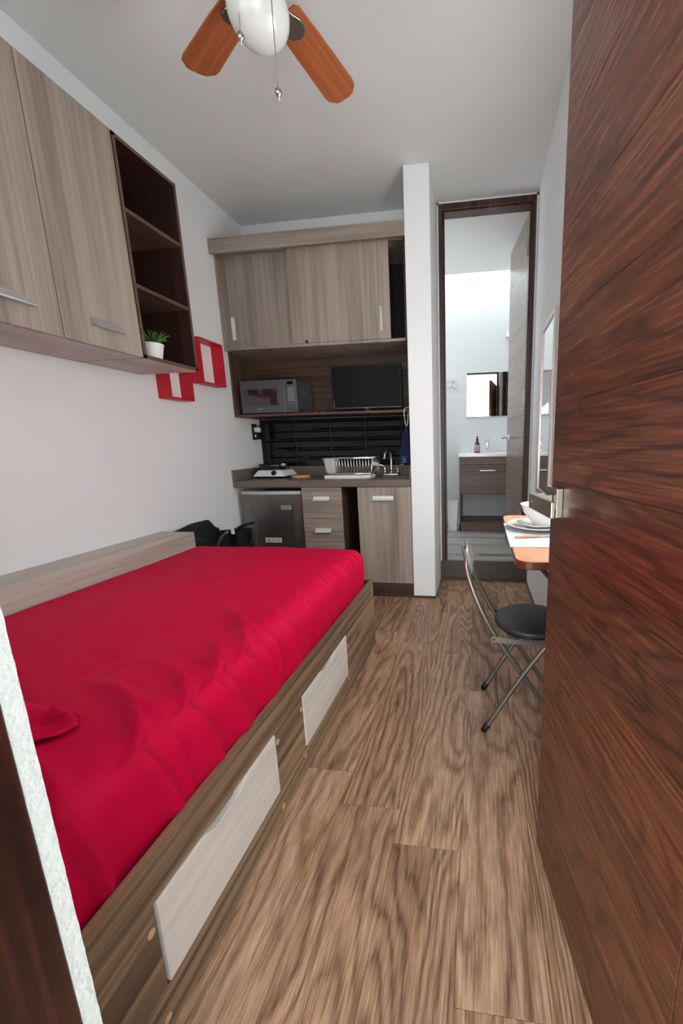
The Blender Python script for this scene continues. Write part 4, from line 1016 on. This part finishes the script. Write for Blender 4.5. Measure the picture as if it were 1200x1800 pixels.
# ------------------------------------------------------------------ bathroom furniture
vn = thing('vanity_unit', 'brown wood vanity with white basin top in the bathroom', 'vanity', (.07, 4.48, BZ))
VX0, VX1, VY = -.225, WR-.002, 4.26
b = MB(); b.box(VX0, VX0+.016, VY+.004, BB-.002, BZ-.004, .962, .001); b.box(VX1-.016, VX1, VY+.004, BB-.002, BZ-.004, .962, .001)
b.box(VX0+.016, VX1-.016, VY+.02, BB-.002, .562, .577); obj('side_panel', b, M['vanity'], vn)
b = MB(); b.box(VX0+.001, VX1, VY, VY+.018, .884, .962, .001); obj('front_rail', b, M['vanity'], vn)
b = MB(); b.box(VX0+.001, VX1, VY, VY+.018, .572, .880, .001); d = obj('drawer', b, M['vanity'], vn)
b = MB(); b.box(-.008, .156, VY-.022, VY-.014, .815, .824, .002); b.box(.0, .008, VY-.014, VY, .816, .823); b.box(.14, .148, VY-.014, VY, .816, .823); obj('handle', b, M['alu'], d)
b = MB(); b.box(VX0+.016, VX1-.016, VY+.01, BB-.002, .236, .252, .001); b.box(VX0+.001, VX1, VY+.004, VY+.02, BZ-.004, .236, .001); obj('bottom_shelf', b, M['vanity'], vn)
b = MB(); bx0, bx1 = VX0-.01, WR-.001
b.box(bx0, bx1, VY-.012, VY+.06, .963, .998, .004); b.box(bx0, bx1, BB-.12, BB-.001, .963, .998, .004); b.box(bx0, bx0+.07, VY+.06, BB-.12, .963, .998); b.box(bx1-.07, bx1, VY+.06, BB-.12, .963, .998); b.box(bx0+.07, bx1-.07, VY+.06, BB-.12, .963, .968)
obj('basin_top', b, M['ceramic'], vn)
bf = thing('basin_faucet', 'chrome cylinder faucet standing on the bathroom basin', 'faucet', (.073, 4.63, .998))
b = MB(); b.lathe([(.024, .9982), (.024, 1.003), (.021, 1.006), (.021, 1.115), (0, 1.115)], (.073, 4.62, 0), 'Z', 24); b.tube([(.073, 4.61, 1.075), (.073, 4.51, 1.06)], .012, 14); obj('body', b, M['chrome'], bf)
b = MB(); b.lathe([(.022, 1.118), (.022, 1.150), (.018, 1.154), (0, 1.154)], (.073, 4.62, 0), 'Z', 24); b.tube([(.073, 4.615, 1.15), (.078, 4.56, 1.165)], .005, 8); obj('lever', b, M['chrome'], bf)
sp = thing('soap_bottle', 'plum pump bottle of hand soap beside the bathroom faucet', 'bottle', (-.039, 4.56, .998))
b = MB(); b.lathe([(0, .9985), (.030, .9985), (.033, 1.004), (.031, 1.07), (.024, 1.105), (.012, 1.13), (0, 1.13)], (-.039, 4.56, 0), 'Z', 28, sx=1, sy=.7); obj('body', b, M['soap'], sp)
b = MB(); b.lathe([(.0332, 1.012), (.0325, 1.065), (.028, 1.085)], (-.039, 4.56, 0), 'Z', 28, sx=1.01, sy=.71); obj('label_wrap', b, M['soaplabel'], sp)
b = MB(); b.lathe([(.013, 1.128), (.013, 1.152), (.006, 1.156), (.006, 1.17), (.012, 1.172), (.012, 1.18), (0, 1.18)], (-.039, 4.56, 0), 'Z', 16); b.box(-.045, -.033, 4.52, 4.555, 1.172, 1.179, .002); obj('pump', b, M['black'], sp)
bm_ = thing('bathroom_mirror', 'square frameless mirror hanging above the bathroom vanity', 'mirror', (.08, 4.69, 1.4))
b = MB(); b.box(-.170, .345, BB-.022, BB-.001, 1.400, 1.875, .001); obj('backing', b, M['mirror_frame'], bm_)
b = MB(); b.box(-.160, .343, BB-.0240, BB-.0222, 1.402, 1.873, .0005); obj('glass', b, M['mirror'], bm_)
rg = thing('towel_rack', 'chrome towel holder on bathroom wall left of the mirror', 'towel holder', (-.36, 4.69, 1.72))
b = MB(); b.box(-.345, -.315, BB-.006, BB-.0005, 1.78, 1.81, .002); b.tube([(-.33, BB-.004, 1.795), (-.33, BB-.05, 1.795), (-.33, BB-.055, 1.76), (-.33, BB-.05, 1.727), (-.33, BB-.004, 1.72)], .006, 10); b.tube([(-.33, BB-.05, 1.795), (-.62, BB-.05, 1.795)], .006, 10); b.tube([(-.33, BB-.05, 1.727), (-.62, BB-.05, 1.727)], .006, 10); b.box(-.635, -.605, BB-.06, BB-.0005, 1.71, 1.81, .002)
b.tube([(-.325, BB-.05, 1.727), (-.322, BB-.055, 1.705), (-.315, BB-.07, 1.70)], .006, 8)
obj('rails', b, M['chrome'], rg)
b = MB(); b.raw(frustum(-.0, .05, -.05, 0, 0, .015, .04, -.03, 0, .05), FQ, False); b.bm.transform(Matrix.Translation((.262, BB-.0002, 2.225)))
tag(obj('robe_hook', b, M['alu']), 'small metal robe hook high on bathroom wall near door edge', 'hook')
bn = thing('waste_bin', 'pale plastic waste bin standing left of the bathroom vanity', 'bin', (-.30, 4.33, BZ-.005))
b = MB(); bz = BZ-.0045
b.raw(frustum(-.345, -.255, 4.28, 4.39, bz, -.362, -.240, 4.265, 4.405, bz+.325), [f for f in FQ if f != (4, 5, 6, 7)], False)
b.raw(frustum(-.341, -.259, 4.284, 4.386, bz+.004, -.359, -.243, 4.268, 4.402, bz+.325), [f for f in FQ if f != (4, 5, 6, 7)], False); obj('body', b, M['trash'], bn)
b = MB(); b.tube([(-.364, 4.263, bz+.325), (-.238, 4.263, bz+.325), (-.238, 4.407, bz+.325), (-.364, 4.407, bz+.325)], .005, 8, cyc=True); obj('rim', b, M['trash'], bn)

# ------------------------------------------------------------------ camera
cam = bpy.data.cameras.new('camera'); co = bpy.data.objects.new('camera', cam); COL.objects.link(co); SC.camera = co
def rot(a, b_, c):
    cx, sx, cy, sy, cz, sz = math.cos(a), math.sin(a), math.cos(b_), math.sin(b_), math.cos(c), math.sin(c)
    Bm = Matrix(((1, 0, 0), (0, 0, -1), (0, 1, 0)))
    return Matrix(((cz, -sz, 0), (sz, cz, 0), (0, 0, 1))) @ Matrix(((1, 0, 0), (0, cx, -sx), (0, sx, cx))) @ Bm @ Matrix(((cy, -sy, 0), (sy, cy, 0), (0, 0, 1)))
R = rot(-0.19741243, -0.01991567, 0.14152702); F_, PXX, PYY = 692.933658, 746.716552, 920.281175
co.matrix_world = Matrix.Translation((0, 0, 1.1)) @ R.to_4x4()
cam.sensor_fit = 'VERTICAL'; cam.sensor_height = 36; cam.lens = F_/1800*36
cam.shift_x = -(PXX-600)/1800; cam.shift_y = (PYY-900)/1800
cam.clip_start = .02

# ------------------------------------------------------------------ light
w = bpy.data.worlds.new('daylight'); SC.world = w; w.use_nodes = True
bg = w.node_tree.nodes['Background']; bg.inputs[0].default_value = (.90, .95, 1.0, 1); bg.inputs[1].default_value = 1.6
def area(name, loc, target, sx, sy, power, col=(1, 1, 1)):
    l = bpy.data.lights.new(name, 'AREA'); l.shape = 'RECTANGLE'; l.size = sx; l.size_y = sy; l.energy = power; l.color = col
    o = bpy.data.objects.new(name, l); COL.objects.link(o); o.location = loc
    o.rotation_euler = (Vector(target)-Vector(loc)).to_track_quat('-Z', 'Y').to_euler(); return o
area('doorway_daylight', (-.1, -1.7, .95), (-.25, 2.2, 1.35), 2.6, 1.8, 62, (.95, .98, 1))
area('added_front_fill', (-1.0, .32, 2.05), (-.75, 2.4, 2.35), 1.1, .7, 5, (.96, .985, 1))  # added fill lamp inside the front wall; there is no window here
area('skylight', (-.35, 4.46, 3.38), (-.35, 4.46, 0), 1.3, .26, 9, (.97, .985, 1))
area('added_bathroom_fill', (-1.18, 3.95, 1.7), (.3, 4.2, 1.3), .8, 1.2, 13, (.97, .985, 1))  # added lamp to lift the bathroom; its side wall has no window
l = bpy.data.lights.new('assumed_sun_spot', 'SPOT'); l.energy = 3000; l.spot_size = math.radians(21); l.spot_blend = .75; l.shadow_soft_size = .03; l.color = (1, .985, .97)  # spot lamp added inside the room as assumed sunlight; no opening lets it in
o = bpy.data.objects.new('assumed_sun_spot', l); COL.objects.link(o); o.location = (-.38, .62, 2.60); o.rotation_euler = (Vector((.375, 1.48, 1.42))-o.location).to_track_quat('-Z', 'Y').to_euler()

SC.view_settings.view_transform = 'Standard'; SC.view_settings.look = 'None'; SC.view_settings.gamma = 1; SC.view_settings.use_curve_mapping = False
SC.view_settings.exposure = 0.6
